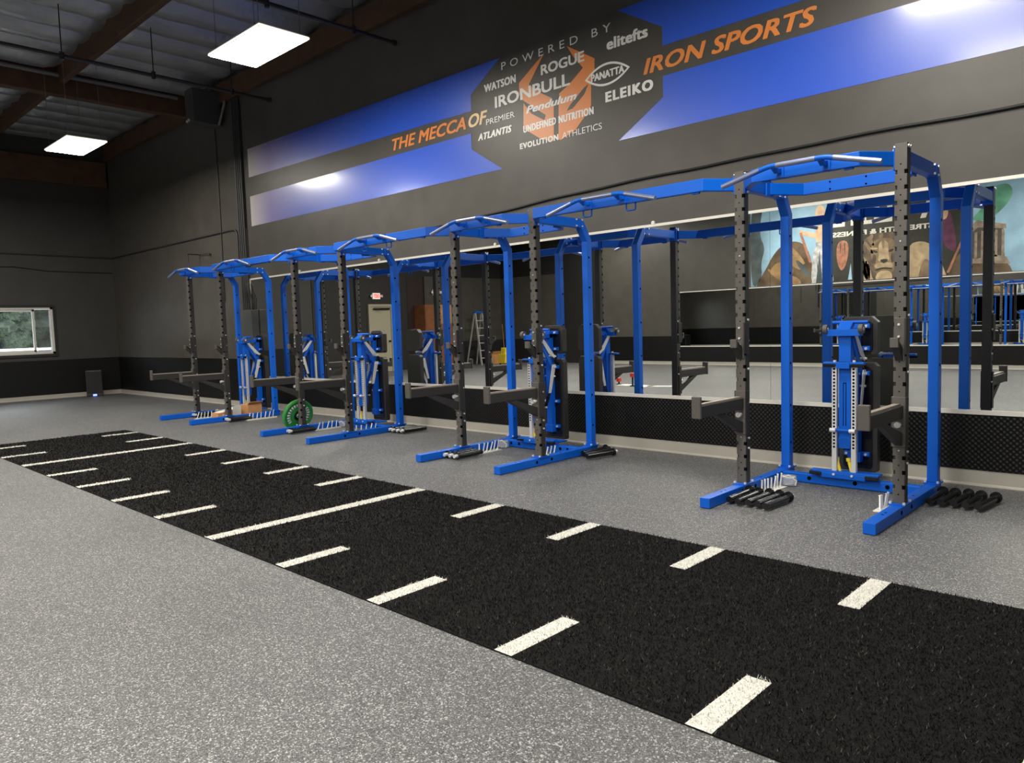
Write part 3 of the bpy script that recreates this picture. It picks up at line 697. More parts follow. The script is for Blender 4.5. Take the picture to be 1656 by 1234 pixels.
# ------------------------------------------------------------------ benches folded upright inside the racks
def rpad(mb, x0, x1, z0, z1, y0, y1, ch, mt):
    pl = [(x0 + ch * .5, z0), (x1 - ch * .5, z0), (x1, z0 + ch * .5), (x1, z1 - ch), (x1 - ch, z1), (x0 + ch, z1), (x0, z1 - ch), (x0, z0 + ch * .5)]
    mb.prism(pl, 1, y0, y1, mt)
def make_bench(cx, label):
    Y0 = 6.02
    e = empty('folding_bench', (cx, Y0, 0), 0, label, 'bench', 'weight benches folded upright in the racks')
    mb = MB(); mb.box(-.17, .17, -.015, .055, .079, .122, BLUE); mb.prism([(-.26, 0.0), (-.17, -.012), (.17, -.012), (.26, 0.0), (.26, .06), (-.26, .06)], 2, .100, .135, BLUE)
    for xx in (-.07, .07): bolt(mb, (xx, -.013, .112), (0, -1, 0), .010)
    mb.box(-.2, .2, .06, .30, .079, .095, BLUE)
    br = mb.build('base_bracket', e, bevel=.004)
    for s in (-1, 1):
        mb = MB(); mb.box(s * .215 - .05, s * .215 + .05, -.020, .02, .094, .120, BLACK); mb.build('rubber_bumper', br, bevel=.004)
    for s in (-1, 1):
        mb = MB(); x = s * .074; mb.box(x - .019, x + .019, .005, .043, .135, .985, CHROME)
        for k in range(24): mb.cyl((x, .006, .33 + k * .027), (x, .0035, .33 + k * .027), .009, HOLE, 8)
        mb.build('ladder_rail', e, bevel=.004)
    mb = MB(); mb.box(-.045, .045, .025, .105, .36, 1.235, BLUE); mb.prism([(-.042, .32), (.042, .32), (.05, .40), (-.05, .40)], 1, .02, .10, BLUE)
    mb.box(-.013, -.007, .0235, .026, .50, .84, HOLE); mb.box(.007, .013, .0235, .026, .50, .84, HOLE); mb.box(-.013, .013, .0235, .026, .835, .842, HOLE)
    col = mb.build('column', e, bevel=.004)
    mb = MB(); mb.box(-.155, .155, -.012, .045, .985, 1.005, BLUE); mb.box(-.05, .05, -.02, .03, .955, 1.005, BLUE); mb.box(-.155, -.06, -.016, -.011, .965, .992, BLACK); mb.box(.06, .155, -.016, -.011, .965, .992, BLACK)
    for s in (-1, 1): mb.cyl((s * .074, .02, 1.005), (s * .074, .02, 1.02), .012, CHROME)
    mb.build('top_plate', e, bevel=.003)
    mb = MB(); mb.box(-.125, .125, -.01, .06, 1.21, 1.262, BLUE); mb.prism([(-.01, 1.262), (.06, 1.262), (.12, 1.315), (.06, 1.315)], 0, -.05, .05, BLUE)
    mb.tube([(-.12, .10, 1.315), (.15, .10, 1.315)], .014, BLUE); mb.box(-.03, .03, .05, .30, 1.22, 1.27, BLUE)
    hd = mb.build('head_block', e, bevel=.003)
    for s in (-1, 1):
        mb = MB(); mb.cyl((s * .150, -.005, 1.265), (s * .118, -.005, 1.265), .037, WHEELG, 18); mb.cyl((s * .152, -.005, 1.265), (s * .116, -.005, 1.265), .014, CHROME, 12); mb.build('wheel', hd)
    mb = MB(); mb.tube([(-.085, -.012, .468), (.085, -.012, .468)], .012, BLUE)
    for s in (-1, 1): mb.cyl((s * .074 - .02, -.028, .468), (s * .074 + .025, -.028, .468), .017, CHROME); mb.cyl((s * .074, -.03, .468), (s * .074, .01, .468), .010, CHROME)
    mb.build('lock_pin', e)
    # linkage between the column and the pads
    mb = MB()
    for s in (-1, 1):
        mb.rtube([(s * .052, .06, 1.20), (s * .052, .25, .90)], .012, .045, (1, 0, 0), BLUE)
        mb.rtube([(s * .062, .30, 1.0), (s * .062, .255, .80), (s * .062, .11, .47)], .008, .04, (1, 0, 0), BLACK if s > 0 else BLUE)
        mb.prism([(.05, 1.215), (.10, 1.215), (.285, 1.02), (.27, 1.0), (.18, 1.05)], 0, s * .068 - .003, s * .068 + .003, CHROME)
        mb.prism([(.23, .93), (.29, .93), (.20, .62), (.16, .62)], 0, s * .070 - .003, s * .070 + .003, CHROME)
    for zz, yy in ((.90, .25), (.47, .11), (1.02, .28), (.80, .26)): mb.cyl((-.082, yy, zz), (.082, yy, zz), .010, CHROME, 8)
    mb.build('linkage', e)
    mb = MB(); mb.box(-.035, .035, .24, .31, .20, 1.0, BLUE); mb.box(-.05, .05, .23, .30, .18, .26, BLUE); mb.box(-.03, .03, .245, .305, 1.06, 1.30, BLUE)
    for zz in (.24, .52, .90, 1.10, 1.28): mb.box(-.10, .10, .285, .318, zz - .018, zz + .018, BLUE); mb.cyl((.075, .285, zz), (.075, .27, zz), .012, CHROME, 8); mb.cyl((-.075, .285, zz), (-.075, .27, zz), .012, CHROME, 8)
    mb.build('pad_frame', e, bevel=.003)
    for z0, z1, nm, ch in ((1.045, 1.358, 'seat_pad', .05), (.09, .985, 'back_pad', .03)):
        mb = MB(); rpad(mb, -.115, .115, z0 + .03, z1 - .03, .316, .325, .03, BLACK); rpad(mb, -.15, .15, z0, z1, .325, .395, ch, PAD); mb.build(nm, e, bevel=.012)
    mb = MB(); mb.cyl((.115, .345, .10), (.115, .345, .93), .014, BLACK); mb.build('side_tube', e)
    for s in (-1, 1):
        mb = MB(); mb.tube([(s * .045 - .02, .05, .215), (s * .045 + .015, .035, .10)], .013, YELLOW, 8); mb.cyl((s * .045 - .022, .05, .215), (s * .045 - .026, .052, .24), .018, YELLOW, 8); mb.build('yellow_latch', e)
    return e
bl = {3: 'folded weight bench standing upright inside the nearest rack', 2: 'folded weight bench partly hidden by the right post of the second nearest rack', 1: 'folded weight bench with wide linkage showing in the third rack back', 0: 'folded weight bench standing upright in the farthest rack above cardboard boxes'}
bn0 = make_bench(RX[3] - .015, bl[3])
for i in (2, 1, 0): copy_tree(bn0, (RX[i] - .015, 6.02, 0), label=bl[i])

# ------------------------------------------------------------------ loose plate pegs
def make_peg(label, group):
    e = empty('plate_peg', (0, 0, 0), 0, label, 'storage peg', group)   # lies along +y, stud at the far end
    mb = MB(); mb.tube([(0, 0, .025), (0, .34, .025)], .0245, BLACK, 16); mb.build('tube', e)
    mb = MB(); mb.tube([(0, .34, .030), (0, .352, .030)], .040, BLACK, 18); mb.build('collar', e)
    mb = MB(); mb.tube([(0, .352, .030), (0, .395, .030)], .019, CHROME, 12); mb.build('stud', e)
    return e
p0 = None; PEGR = 0.0
def pegs(lst, where, group):
    global p0
    names = ['first', 'second', 'third', 'fourth', 'fifth']
    for k, (a, b, flip) in enumerate(lst):
        a = Vector(a).to_2d() if len(a) > 2 else Vector(a); b = Vector(b)
        if flip: a, b = b, a
        d = b - a; ang = math.atan2(d.y, d.x) - math.pi / 2
        lab = 'black peg on the floor, %s from the foot of %s' % (names[k], where)
        z = .0155
        if p0 is None:
            p0 = make_peg(lab, group); p0.location = (a.x, a.y, z); p0.rotation_euler = (0, 0, ang); q = p0
        else: q = copy_tree(p0, (a.x, a.y, z), ang, lab)
        q['group'] = group
pegs([((-2.612, 5.03), (-2.616, 5.43), 0), ((-2.535, 5.01), (-2.535, 5.40), 0), ((-2.460, 5.02), (-2.453, 5.41), 0), ((-2.388, 5.02), (-2.372, 5.41), 0), ((-2.318, 4.99), (-2.290, 5.38), 0)], 'the nearest rack, left side', 'pegs by the nearest rack left foot')
pegs([((-1.475, 5.79), (-1.468, 6.18), 0), ((-1.400, 5.79), (-1.386, 6.19), 0), ((-1.325, 5.81), (-1.304, 6.20), 0), ((-1.250, 5.80), (-1.222, 6.19), 0), ((-1.175, 5.80), (-1.130, 6.18), 0)], 'the nearest rack, right side', 'pegs by the nearest rack right foot')
pegs([((-5.868, 5.10), (-5.855, 5.49), 1), ((-5.785, 5.10), (-5.775, 5.49), 1), ((-5.703, 5.09), (-5.698, 5.48), 1)], 'the second nearest rack, left side', 'pegs by the second nearest rack left foot')
pegs([((-4.745, 6.00), (-4.70, 6.39), 0), ((-4.665, 5.93), (-4.61, 6.32), 0), ((-4.585, 5.87), (-4.50, 6.25), 0)], 'the second nearest rack, right side', 'pegs by the second nearest rack right foot')
pegs([((-9.124, 5.15), (-9.11, 5.54), 1), ((-9.041, 5.13), (-9.03, 5.52), 1)], 'the third rack back, left side', 'pegs by the third rack left foot')
pegs([((-7.995, 6.00), (-7.96, 6.39), 1), ((-7.905, 5.98), (-7.88, 6.37), 1), ((-7.82, 5.99), (-7.79, 6.38), 1), ((-7.735, 5.99), (-7.70, 6.38), 1)], 'the third rack back, right side', 'pegs by the third rack right foot')
pegs([((-12.49, 5.32), (-12.46, 5.71), 1), ((-12.405, 5.31), (-12.38, 5.70), 1)], 'the farthest rack, left side', 'pegs by the farthest rack left foot')
pegs([((-11.335, 5.34), (-11.325, 5.73), 1), ((-11.253, 5.32), (-11.243, 5.71), 1), ((-11.171, 5.30), (-11.160, 5.69), 1)], 'the farthest rack, right side', 'pegs by the farthest rack right foot')

# ------------------------------------------------------------------ cards of shrink wrapped bolts
def bolt_card(x, y, ang, n, label, step=.058, h=.10, box=False):
    e = empty('bolt_card', (x, y, 0), ang, label, 'bolt pack', 'cards of bolts on the floor beside the racks')
    mb = MB(); L = step * n; mb.box(-.035, .045, -.02, L, 0, .006, CARD)
    if box:
        mb.box(.040, .046, -.02, L, 0, .022, CARD)
    mb.build('card', e)
    for k in range(n):
        mb = MB(); yy = .02 + step * k; t = Vector((random.uniform(-.014, .014), .026 + random.uniform(-.012, .012), h * random.uniform(.92, 1.05)))
        b = Vector((0, yy, .006)); mb.tube([b, b + t], .0075, CHROME, 8); mb.cyl(b, b + Vector((0, 0, .010)), .016, CHROME, 6); mb.cyl(b + t * .96, b + t * 1.02, .0105, CHROME, 8)
        mb.build('bolt', e)
    return e
bolt_card(-2.575, 5.47, rad(-2), 7, 'card of upright bolts between the pegs and left foot of the nearest rack', .052)
bolt_card(-1.70, 5.45, rad(-1), 4, 'card of upright bolts beside the right post of the nearest rack', .045)
bolt_card(-5.80, 5.52, rad(0), 6, 'row of bolts on a card at the left foot of the second nearest rack', .056)
bolt_card(-5.04, 5.62, rad(0), 5, 'card of bolts seen over the right foot of the second nearest rack', .062)
bolt_card(-9.10, 5.58, rad(0), 5, 'long white card of bolts at the left foot of the third rack back', .075, box=True)
bolt_card(-8.32, 5.68, rad(0), 5, 'card of bolts seen over the right foot of the third rack back', .075)
bolt_card(-11.17, 5.62, rad(0), 7, 'long white card of bolts in front of the cardboard boxes', .07, box=True)
bolt_card(-12.20, 5.25, rad(0), 5, 'bolts on a card seen over the right foot of the farthest rack', .06)
# clear plastic parts bags
def bag(x, y, label, s=1.0):
    e = empty('parts_bag', (x, y, 0), rad(15), label, 'plastic bag', 'clear bags of hardware by the racks')
    mb = MB(); mb.box(-.05 * s, .05 * s, -.035 * s, .035 * s, .002, .075 * s, CLEAR); mb.build('clear_bag', e, bevel=.018)
    mb = MB(); mb.tube([(.045 * s, -.036, .01), (.052 * s, -.036, .05), (.0, -.036, .078 * s), (-.045 * s, -.036, .07)], .006, CARD, 6)
    mb.box(-.03, .02, -.02, .02, .003, .02, CHROME); mb.build('hardware', e)
    return e
bag(-2.53, 5.90, 'clear bag of hardware by the rear of the nearest rack left foot', 1.15)
bag(-5.86, 5.98, 'clear bag of hardware at the rear of the second nearest rack left foot', 1.1)
bag(-9.10, 6.02, 'clear bag of hardware behind the bolt card of the third rack back', 1.1)
bag(-12.42, 5.75, 'clear bag of hardware seen between the posts of the farthest rack', 1.3)

# ------------------------------------------------------------------ cardboard boxes in the farthest rack
e = empty('cardboard_box', (-11.60, 5.30, 0), rad(8), 'long low open cardboard box with a white flap on the floor of the farthest rack', 'cardboard box')
mb = MB(); T = .006
mb.box(-.09, -.09 + T, 0, .42, .0, .13, CARDB); mb.box(.09 - T, .09, 0, .42, 0, .13, CARDB); mb.box(-.09, .09, 0, T, 0, .13, CARDB); mb.box(-.09, .09, .42 - T, .42, 0, .13, CARDB); mb.box(-.09, .09, 0, .42, 0, T, CARDB); mb.build('carton', e)
mb = MB(); mb.obox((-.02, .22, .150), (.16, .36, .012), Matrix.Rotation(rad(9), 3, 'X'), CARD); mb.build('packing_sheet', e)
mb = MB(); mb.obox((.100, .33, .115), (.008, .15, .20), Matrix.Rotation(rad(4), 3, 'Y'), CARD); mb.build('white_flap', e)
e = empty('cardboard_box', (-11.60, 5.78, 0), rad(6), 'taller orange brown cardboard box behind the long open one', 'cardboard box')
mb = MB(); mb.box(-.13, .13, 0, .26, 0, .215, CARDB); mb.build('carton', e, bevel=.004)
mb = MB(); mb.obox((.13, .13, .232), (.10, .25, .006), Matrix.Rotation(rad(-35), 3, 'Y'), CARDB); mb.build('box_flap', e)

# ------------------------------------------------------------------ green bumper plate
e = empty('bumper_plate', (-9.42, 5.455, 0), 0, 'green rubber bumper plate leaning behind the left post of the third rack', 'weight plate')
e.rotation_euler = (0, rad(16), 0)
def lathe(mb, prof, mt, n=48, a0=0, a1=2 * math.pi):
    k = len(prof); vs = []; full = abs(a1 - a0 - 2 * math.pi) < 1e-6; m_ = n if full else n + 1
    for i in range(m_):
        t = a0 + (a1 - a0) * i / n
        vs += [(x, r * math.cos(t), .225 + r * math.sin(t)) for r, x in prof]
    fs = []
    for i in range(n):
        i2 = (i + 1) % m_
        for j in range(k - 1): fs.append((i * k + j, i * k + j + 1, i2 * k + j + 1, i2 * k + j))
    mb.add(vs, fs, mt, True)
mb = MB(); lathe(mb, [(.025, -.032), (.2, -.034), (.224, -.028), (.225, .028), (.218, .034), (.200, .034), (.192, .022), (.10, .020), (.085, .026), (.025, .026), (.025, -.032)], GREEN); mb.build('rubber_disc', e)
mb = MB(); lathe(mb, [(.026, .0285), (.072, .0285), (.074, .024)], BLACK, 32); lathe(mb, [(.0252, .030), (.034, .030), (.034, .027)], CHROME, 24); mb.build('hub', e)
mb = MB()
for a in list(range(100, 216, 14)) + list(range(-62, 40, 14)):
    lathe(mb, [(.128, .0222), (.128, .0236), (.175, .0236), (.175, .0222)], WHITEL, 3, rad(a), rad(a + 8.5))
mb.build('raised_lettering', e)

# ------------------------------------------------------------------ floor speaker in the far corner
e = empty('floor_speaker', (-19.50, 6.02, 0), rad(-18), 'black loudspeaker box with a blue light on the floor near the far corner', 'speaker')
mb = MB(); mb.box(-.17, .17, -.17, .17, .002, .62, SPK); mb.build('cabinet', e, bevel=.012)
mb = MB(); mb.box(.1701, .176, -.15, .15, .08, .60, BLACK); mb.build('grille', e, bevel=.003)
mb = MB(); mb.box(.1702, .178, -.04, .04, .015, .055, BLUELED); mb.build('indicator_light', e)

# ------------------------------------------------------------------ things seen in the mirror: far-left corner
dr = MB(); dr.box(FX + .02, FX + .055, -1.66, -.86, 0, 2.10, DOORM); d1 = struct(dr.build('door_1'))
mb = MB(); mb.box(FX + .02, FX + .09, -1.74, -1.66, 0, 2.18, DOORM); mb.box(FX + .02, FX + .09, -.86, -.78, 0, 2.18, DOORM); mb.box(FX + .02, FX + .09, -1.66, -.86, 2.10, 2.18, DOORM); mb.build('door_frame', d1)
mb = MB(); mb.box(FX + .055, FX + .11, -1.60, -1.0, 2.00, 2.06, BLACK); mb.tube([(FX + .1, -1.3, 2.03), (FX + .3, -1.15, 2.03), (FX + .08, -.95, 2.03)], .012, BLACK); mb.build('door_closer', d1)
mb = MB(); mb.cyl((FX + .055, -1.57, .98), (FX + .12, -1.57, .98), .03, BLACK); mb.build('door_handle', d1)
def exit_sign(x, y, z, rz, label):
    e = empty('exit_sign', (x, y, z), rz, label, 'exit sign', 'lit exit signs by the far corner')
    mb = MB(); mb.box(0, .05, -.15, .15, -.10, .10, LAMPH); mb.build('housing', e)
    mb = MB(); mb.box(.0505, .054, -.14, .14, -.09, .09, EXITW); mb.build('face', e)
    t = text_obj('lettering', 'EXIT', -.11, .11, -.06, .12, EXITR, y=0, bold=.012); t.parent = e; t.location = (.058, 0, 0); t.rotation_euler = (0, 0, rad(90))
    for s in (-1, 1):
        mb = MB(); mb.cyl((.02, s * .17, .0), (.09, s * .20, .0), .045, LAMPH); mb.build('lamp_head', e)
    return e
exit_sign(FX + .02, -1.12, 2.44, 0, 'lit red exit sign above the putty coloured door')
exit_sign(FX + .09, -3.60, 2.58, 0, 'lit red exit sign on the grey partition above the tan cupboards')
e = empty('wardrobe_cabinet', (FX + .03, -2.97, 0), 0, 'tall brown wood cabinet against the far wall', 'cabinet')
mb = MB(); mb.box(.001, .55, -.29, .29, .0, 2.14, WOODC); mb.build('body', e, bevel=.004)
mb = MB(); mb.box(.551, .569, -.285, .285, .06, 2.12, WOODC); mb.build('door', e, bevel=.003)
e = empty('wardrobe_cabinet', (FX + .10, -3.56, 0), 0, 'lighter tan wood cabinet right beside the brown one', 'cabinet')
mb = MB(); mb.box(.001, .50, -.28, .28, 0, 2.14, WOODL); mb.build('body', e, bevel=.004)
for s in (-1, 1):
    mb = MB(); mb.box(.501, .518, s * .14 - .135, s * .14 + .135, 1.55, 2.12, WOODL); mb.build('upper_door', e)
    mb = MB(); mb.box(.501, .518, s * .14 - .135, s * .14 + .135, .05, 1.50, WOODC); d = mb.build('lower_door', e)
    mb = MB(); mb.tube([(.518, s * .03, 1.0), (.545, s * .03, 1.0), (.545, s * .03, 1.22), (.518, s * .03, 1.22)], .008, CHROME, 8); mb.build('handle', d)
# step ladder
e = empty('step_ladder', (-19.25, -5.15, 0), rad(0), 'white aluminium step ladder standing in the far corner', 'ladder')
for s in (-1, 1):
    mb = MB(); mb.rtube([(.38, s * .26, .0), (.02, s * .16, 1.85)], .03, .07, (0, 1, 0), ALU); mb.build('side_rail', e)
    mb = MB(); mb.rtube([(-.40, s * .24, .0), (-.02, s * .16, 1.80)], .03, .04, (0, 1, 0), ALU); mb.build('rear_leg', e)
for k in range(6):
    t = (k + 1) / 7; mb = MB(); hw = .26 - .10 * t; mb.box(.38 - .36 * t - .05, .38 - .36 * t + .045, -hw, hw, 1.85 * t - .03, 1.85 * t, ALU); mb.build('step', e)
mb = MB(); mb.box(-.08, .08, -.18, .18, 1.84, 1.90, BLUE); mb.build('top_cap', e, bevel=.01)
# mop bucket with mop
e = empty('mop_bucket', (-18.25, -5.45, 0), rad(10), 'bright yellow mop bucket on wheels in the far corner', 'bucket')
mb = MB(); mb.prism([(-.19, .05), (.19, .05), (.25, .38), (-.25, .38)], 1, -.17, .17, YELLOW); mb.build('tub', e, bevel=.02)
mb = MB(); mb.prism([(-.10, .36), (.14, .36), (.18, .56), (-.06, .60)], 1, -.13, .13, YELLOW); mb.build('wringer', e, bevel=.01)
for sx in (-1, 1):
    for sy in (-1, 1):
        mb = MB(); mb.cyl((sx * .15, sy * .12 - .012, .028), (sx * .15, sy * .12 + .012, .028), .027, BLACK); mb.build('wheel', e)
mb = MB(); mb.tube([(-18.33, -5.50, .40), (-18.62, -5.72, 1.42)], .013, WOODC, 8)
tag(mb.build('mop'), 'thin wooden mop handle rising out of the yellow bucket', 'mop')
e = empty('cardboard_box', (-19.2, -5.85, 0), rad(12), 'open cardboard box on the floor beside the step ladder', 'cardboard box')
mb = MB(); mb.box(-.22, .22, -.24, .24, 0, .36, CARDB); mb.build('carton', e); mb = MB(); mb.obox((.25, 0, .40), (.008, .46, .12), Matrix.Rotation(rad(30), 3, 'Y'), CARDB); mb.build('box_flap', e)
# clutter on the floor on the far side of the turf (seen in the mirror)
def paper(x, y, rz, sx, sy, label):
    mb = MB(); mb.box(-sx / 2, sx / 2, -sy / 2, sy / 2, .001, .008, CARD); o = mb.build('paper_sheet', None, (x, y, 0), 0, (0, 0, rz)); tag(o, label, 'paper', 'loose papers on the open floor')
paper(-8.85, .10, .3, .42, .30, 'white paper sheet lying flat, closest to the post reflected in the mirror'); paper(-8.50, .02, -.4, .5, .2, 'white paper sheet lying farthest right in the mirror'); paper(-9.35, .02, .2, .34, .28, 'white packing sheet between the two red topped tools')
for (x, y, h, lab) in ((-9.56, -.02, .07, 'low red knob tool on white papers seen in the mirror'), (-9.05, .20, .20, 'taller red topped stand tool seen in the mirror')):
    e = empty('hand_tool', (x, y, 0), 0, lab, 'tool', 'red topped tools on the floor')
    mb = MB(); mb.cyl((0, 0, 0), (0, 0, .02), .06, BLACK, 16); mb.cyl((0, 0, .02), (0, 0, h), .018, BLACK, 10); mb.build('stem', e)
    mb = MB(); mb.tube([(0, 0, h), (0, 0, h + .02), (0, 0, h + .06), (0, 0, h + .075)], .055, REDM, 16); mb.build('red_top', e, bevel=.015)

# ------------------------------------------------------------------ painted mural on the opposite wall
def mural():
    e = empty('wall_mural', (0, OY, 0), 0, 'painted mural of lion, rocks and temple on the opposite wall, seen in the mirror', 'mural')
    sky = nmat('mural_sky', (.24, .40, .52), .5, var=(.8, .45)); grn = nmat('mural_green', (.10, .30, .20), .5, var=(2, .5)); rock = nmat('mural_rock', (.10, .065, .035), .5, var=(3, .6))
    rockl = nmat('mural_rock_light', (.26, .16, .07), .5, var=(4, .4)); skin = nmat('mural_skin', (.55, .36, .22), .5, var=(5, .3)); robe = nmat('mural_robe', (.42, .42, .42), .5, var=(7, .5))
    red = nmat('mural_brown_red', (.34, .14, .08), .5, var=(9, .4)); drk = nmat('mural_dark', (.022, .024, .016), .5, var=(5, .4)); lion = nmat('mural_lion', (.22, .15, .08), .5, var=(5, .45))
    lionl = nmat('mural_lion_light', (.46, .34, .20), .5, var=(6, .3)); mane = nmat('mural_mane', (.11, .075, .045), .5, var=(7, .6)); pur = nmat('mural_purple', (.10, .022, .06), .5, var=(5, .5)); tmp = nmat('mural_temple', (.07, .055, .045), .5, var=(5, .4)); tmpl = nmat('mural_temple_light', (.24, .19, .14), .5, var=(8, .4))
    smoke = nmat('mural_smoke', (.06, .08, .085), .5, var=(3, .5))
    cnt = [0]
    HARD = ('letter', 'temple', 'staff', 'spear', 'sky', 'robe_fold', 'dark')
    def P(name, pts, mt, lv):
        if not name.startswith(HARD):
            pts = [(x, z - .25 if z <= 2.32 else z) for x, z in pts]
            for _ in range(2):
                q = []
                for i in range(len(pts)):
                    a, b = pts[i], pts[(i + 1) % len(pts)]
                    q += [(.75 * a[0] + .25 * b[0], .75 * a[1] + .25 * b[1]), (.25 * a[0] + .75 * b[0], .25 * a[1] + .75 * b[1])]
                pts = q
            pts = [(x, max(2.245, z)) for x, z in pts]
        mb = MB(); mb.prism(pts, 1, 0, .002 + .0018 * lv, mt); return mb.build(name, e)
    P('sky', [(-9.8, 2.24), (4.5, 2.24), (4.5, 4.62), (-9.8, 4.62)], sky, 0)
    P('smoke', [(-9.8, 2.3), (-9.45, 2.5), (-9.5, 2.9), (-9.36, 3.3), (-9.55, 3.7), (-9.4, 4.62), (-9.8, 4.62)], smoke, 1)
    P('rock', [(-9.70, 2.24), (-9.587, 2.38), (-9.34, 2.72), (-9.166, 3.05), (-8.91, 3.32), (-8.74, 3.34), (-8.561, 3.43), (-8.268, 3.32), (-8.077, 2.957), (-7.95, 2.24)], rock, 1)
    P('rock_face', [(-9.3, 2.55), (-9.1, 2.85), (-8.8, 2.9), (-8.5, 2.6), (-8.75, 2.45)], rockl, 2)
    P('rock_ledge', [(-8.9, 3.0), (-8.6, 3.1), (-8.25, 2.7), (-8.4, 2.6), (-8.7, 2.85)], rockl, 2)
    P('dark_field', [(-7.55, 2.24), (-7.55, 3.0), (-7.60, 4.3), (-4.4, 4.3), (-4.5, 3.0), (-4.55, 2.24)], drk, 1)
    P('robe', [(-8.101, 2.24), (-8.029, 3.142), (-7.887, 3.293), (-7.76, 3.25), (-7.537, 2.772), (-7.46, 2.24)], robe, 2)
    P('robe_fold', [(-7.95, 2.24), (-7.85, 3.1), (-7.78, 2.24)], smoke, 3); P('robe_fold', [(-7.7, 2.4), (-7.72, 3.0), (-7.6, 2.5)], smoke, 3)
    P('torso', [(-7.95, 3.27), (-7.98, 3.75), (-7.62, 3.80), (-7.66, 3.27)], skin, 2); P('head', [(-7.95, 3.85), (-7.97, 4.2), (-7.85, 4.32), (-7.70, 4.2), (-7.72, 3.85)], skin, 2)
    P('arm', [(-8.40, 3.72), (-8.38, 3.60), (-7.95, 3.40), (-7.90, 3.56), (-8.30, 3.66)], skin, 3)
    P('staff', [(-8.40, 3.62), (-8.33, 3.62), (-8.06, 2.80), (-8.13, 2.80)], red, 4)
    P('robe_fold', [(-7.90, 2.3), (-7.93, 2.9), (-7.86, 2.4)], smoke, 4); P('belt', [(-7.95, 3.22), (-7.62, 3.22), (-7.60, 3.34), (-7.97, 3.34)], robe, 4)
    for k, (x0, z0, x1, z1) in enumerate(((-9.35, 2.72, -8.9, 2.35), (-9.12, 3.02, -8.70, 2.95), (-8.75, 3.30, -8.30, 2.75), (-8.55, 2.9, -8.15, 2.4), (-9.0, 2.6, -8.4, 2.32))):
        P('rock_fold', [(x0, z0), (x0 + .16, z0 - .02), (x1 + .10, z1 + .04), (x1 - .05, z1)], smoke if k % 2 else rockl, 3)
    P('banner_cloth', [(-7.40, 3.30), (-7.10, 3.30), (-7.12, 2.80), (-7.28, 2.45), (-7.42, 2.80)], red, 2)
    P('cloth_gap', [(-7.33, 3.25), (-7.31, 2.85), (-7.30, 3.25)], drk, 3); P('cloth_gap', [(-7.22, 3.25), (-7.20, 2.85), (-7.19, 3.25)], drk, 3)
    P('sky_gap', [(-7.12, 2.28), (-7.05, 2.7), (-7.02, 2.28)], sky, 2)
    P('lion_body', [(-5.95, 2.24), (-5.70, 3.05), (-5.40, 3.12), (-5.15, 3.0), (-4.95, 2.6), (-4.78, 2.24)], lionl, 2); P('lion_flank', [(-5.5, 2.24), (-5.35, 2.75), (-5.1, 2.5), (-5.05, 2.24)], lion, 3)
    P('lion_mane', [(-6.85, 2.26), (-6.88, 2.8), (-6.80, 3.15), (-6.62, 3.38), (-6.25, 3.42), (-5.95, 3.35), (-5.75, 3.0), (-5.78, 2.6), (-5.95, 2.26)], mane, 3)
    for k, (x0, z0, x1, z1) in enumerate(((-6.82, 2.9, -6.62, 2.3), (-6.75, 3.2, -6.52, 2.9), (-6.72, 2.75, -6.5, 2.28), (-6.66, 3.3, -6.5, 3.1))):
        P('mane_lock', [(x0, z0), (x0 + .07, z0 + .04), (x1 + .05, z1), (x1 - .04, z1)], lion if k % 2 else lionl, 4)
    P('lion_face', [(-6.50, 3.25), (-6.05, 3.28), (-5.95, 3.0), (-5.98, 2.6), (-6.02, 2.36), (-6.45, 2.34), (-6.5, 2.65), (-6.58, 2.95)], lion, 4)
    P('lion_nose_bridge', [(-6.38, 3.2), (-6.14, 3.2), (-6.14, 2.85), (-6.10, 2.68), (-6.40, 2.68), (-6.36, 2.85)], lionl, 5)
    P('lion_muzzle', [(-6.46, 2.66), (-6.04, 2.66), (-6.02, 2.50), (-6.25, 2.56), (-6.46, 2.50)], lionl, 5); P('lion_chin', [(-6.45, 2.44), (-6.04, 2.46), (-6.06, 2.32), (-6.42, 2.31)], lionl, 5)
    P('lion_nose', [(-6.36, 2.74), (-6.12, 2.74), (-6.20, 2.64), (-6.28, 2.64)], drk, 6); P('lion_mouth', [(-6.46, 2.49), (-6.25, 2.54), (-6.04, 2.50), (-6.04, 2.47), (-6.25, 2.50), (-6.45, 2.46)], drk, 6)
    P('lion_eye', [(-6.55, 2.99), (-6.42, 2.97), (-6.38, 2.90), (-6.48, 2.92)], drk, 6); P('lion_eye', [(-6.13, 2.96), (-6.0, 2.99), (-6.03, 2.92), (-6.14, 2.90)], drk, 6)
    for k in range(5):
        x = -6.86 + .05 * k; P('mane_lock', [(x, 2.95 - .08 * k), (x + .06, 3.0 - .08 * k), (x + .10, 2.40), (x + .05, 2.32)], (lion, mane, lionl)[k % 3], 4)
    for k in range(6):
        x = -6.62 + .12 * k; P('mane_lock', [(x, 3.30), (x + .08, 3.42), (x + .13, 3.36), (x + .09, 3.24)], (lion, mane)[k % 2], 5)
    P('lion_cheek', [(-6.52, 2.88), (-6.42, 2.86), (-6.44, 2.62), (-6.52, 2.66)], mane, 5); P('lion_cheek', [(-6.09, 2.88), (-5.99, 2.90), (-6.0, 2.66), (-6.07, 2.62)], mane, 5)
    P('lion_forehead', [(-6.30, 3.22), (-6.22, 3.22), (-6.24, 3.0), (-6.28, 3.0)], lion, 6)
    P('lion_brow', [(-6.58, 3.06), (-6.40, 3.04), (-6.38, 3.0), (-6.56, 3.0)], lionl, 6)
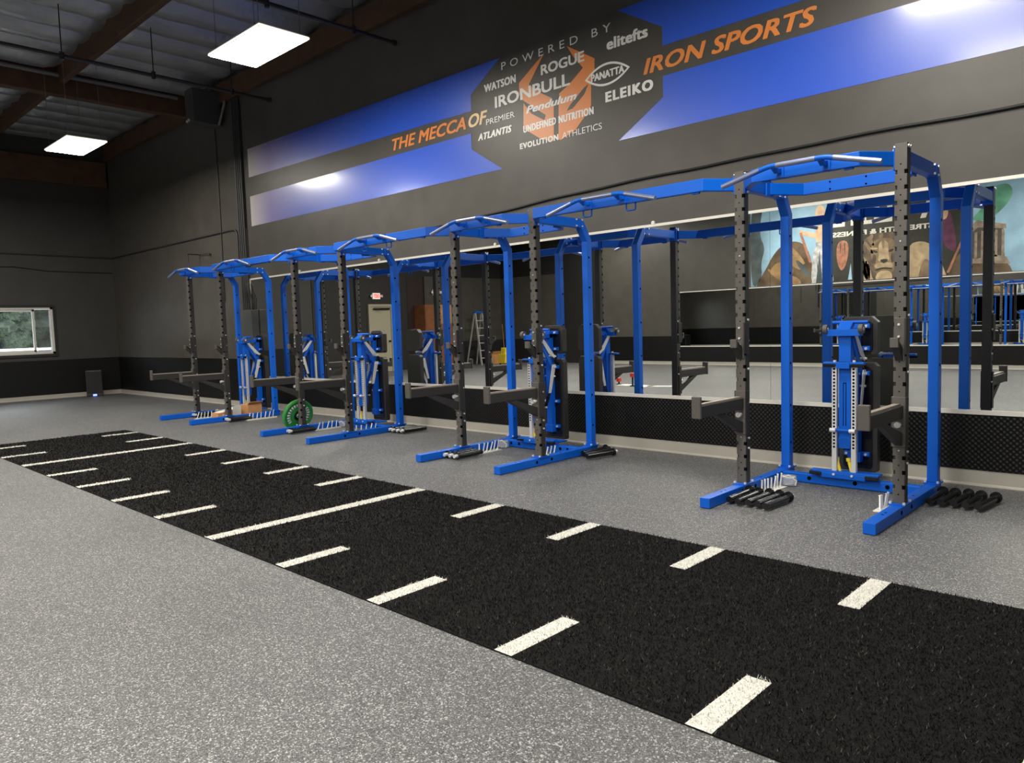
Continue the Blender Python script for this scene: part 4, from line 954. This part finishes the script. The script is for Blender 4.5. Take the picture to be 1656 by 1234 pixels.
    P('purple_cloth', [(-5.0, 3.30), (-4.93, 3.95), (-4.75, 3.7), (-4.664, 3.252), (-4.62, 2.75), (-4.80, 2.85), (-4.95, 3.05)], pur, 3); P('shoulder', [(-5.0, 3.60), (-4.92, 4.05), (-4.80, 3.75), (-4.86, 3.55)], skin, 4)
    P('hill', [(-4.95, 2.24), (-4.6, 2.8), (-4.40, 2.62), (-3.62, 2.58), (-3.44, 2.24)], rock, 2)
    P('spear', [(-4.84, 2.30), (-4.78, 2.30), (-4.45, 3.15), (-4.50, 3.15)], red, 4)
    P('temple_back', [(-4.45, 2.60), (-4.45, 3.15), (-4.228, 3.42), (-3.70, 3.30), (-3.66, 2.58)], tmp, 3)
    P('temple_roof', [(-4.50, 3.14), (-4.228, 3.47), (-3.64, 3.32), (-3.64, 3.22), (-4.2, 3.30), (-4.45, 3.08)], tmpl, 4)
    for k in range(6):
        x = -4.40 + .135 * k; P('temple_column', [(x, 2.60), (x, 3.16 + .02 * k if k < 2 else 3.22), (x + .055, 3.2), (x + .055, 2.60)], tmpl, 4)
    P('temple_base', [(-4.50, 2.48), (-4.46, 2.62), (-4.2, 2.58), (-3.9, 2.66), (-3.62, 2.58), (-3.55, 2.42), (-4.0, 2.46)], tmpl, 4)
    P('green_smoke', [(-4.35, 3.5), (-4.1, 3.75), (-3.95, 4.2), (-3.60, 4.25), (-3.5, 4.0), (-3.66, 3.72), (-3.95, 3.46), (-4.2, 3.45)], grn, 1)
    # lettering that reads from inside the room (this wall faces +y, so x runs right to left)
    wl = nmat('mural_lettering', (.75, .73, .66), .5)
    def T(s, xs, xe, z, cap, bold=.02):
        o = text_obj('lettering', s, xs, xe, z, cap, wl, y=0, bold=bold, flip=True); o.parent = e; o.location = (0, .018, 0); return o
    T('STRENGTH & FITNESS', -5.12, -7.515, 3.40, .125, .02)
    T('ELITE', -6.05, -7.50, 3.66, .52, .06)
    for x in (-5.20, -5.42): P('letter_stroke', [(x, 3.66), (x + .12, 3.66), (x + .30, 4.18), (x + .18, 4.18)], wl, 8)
mural()
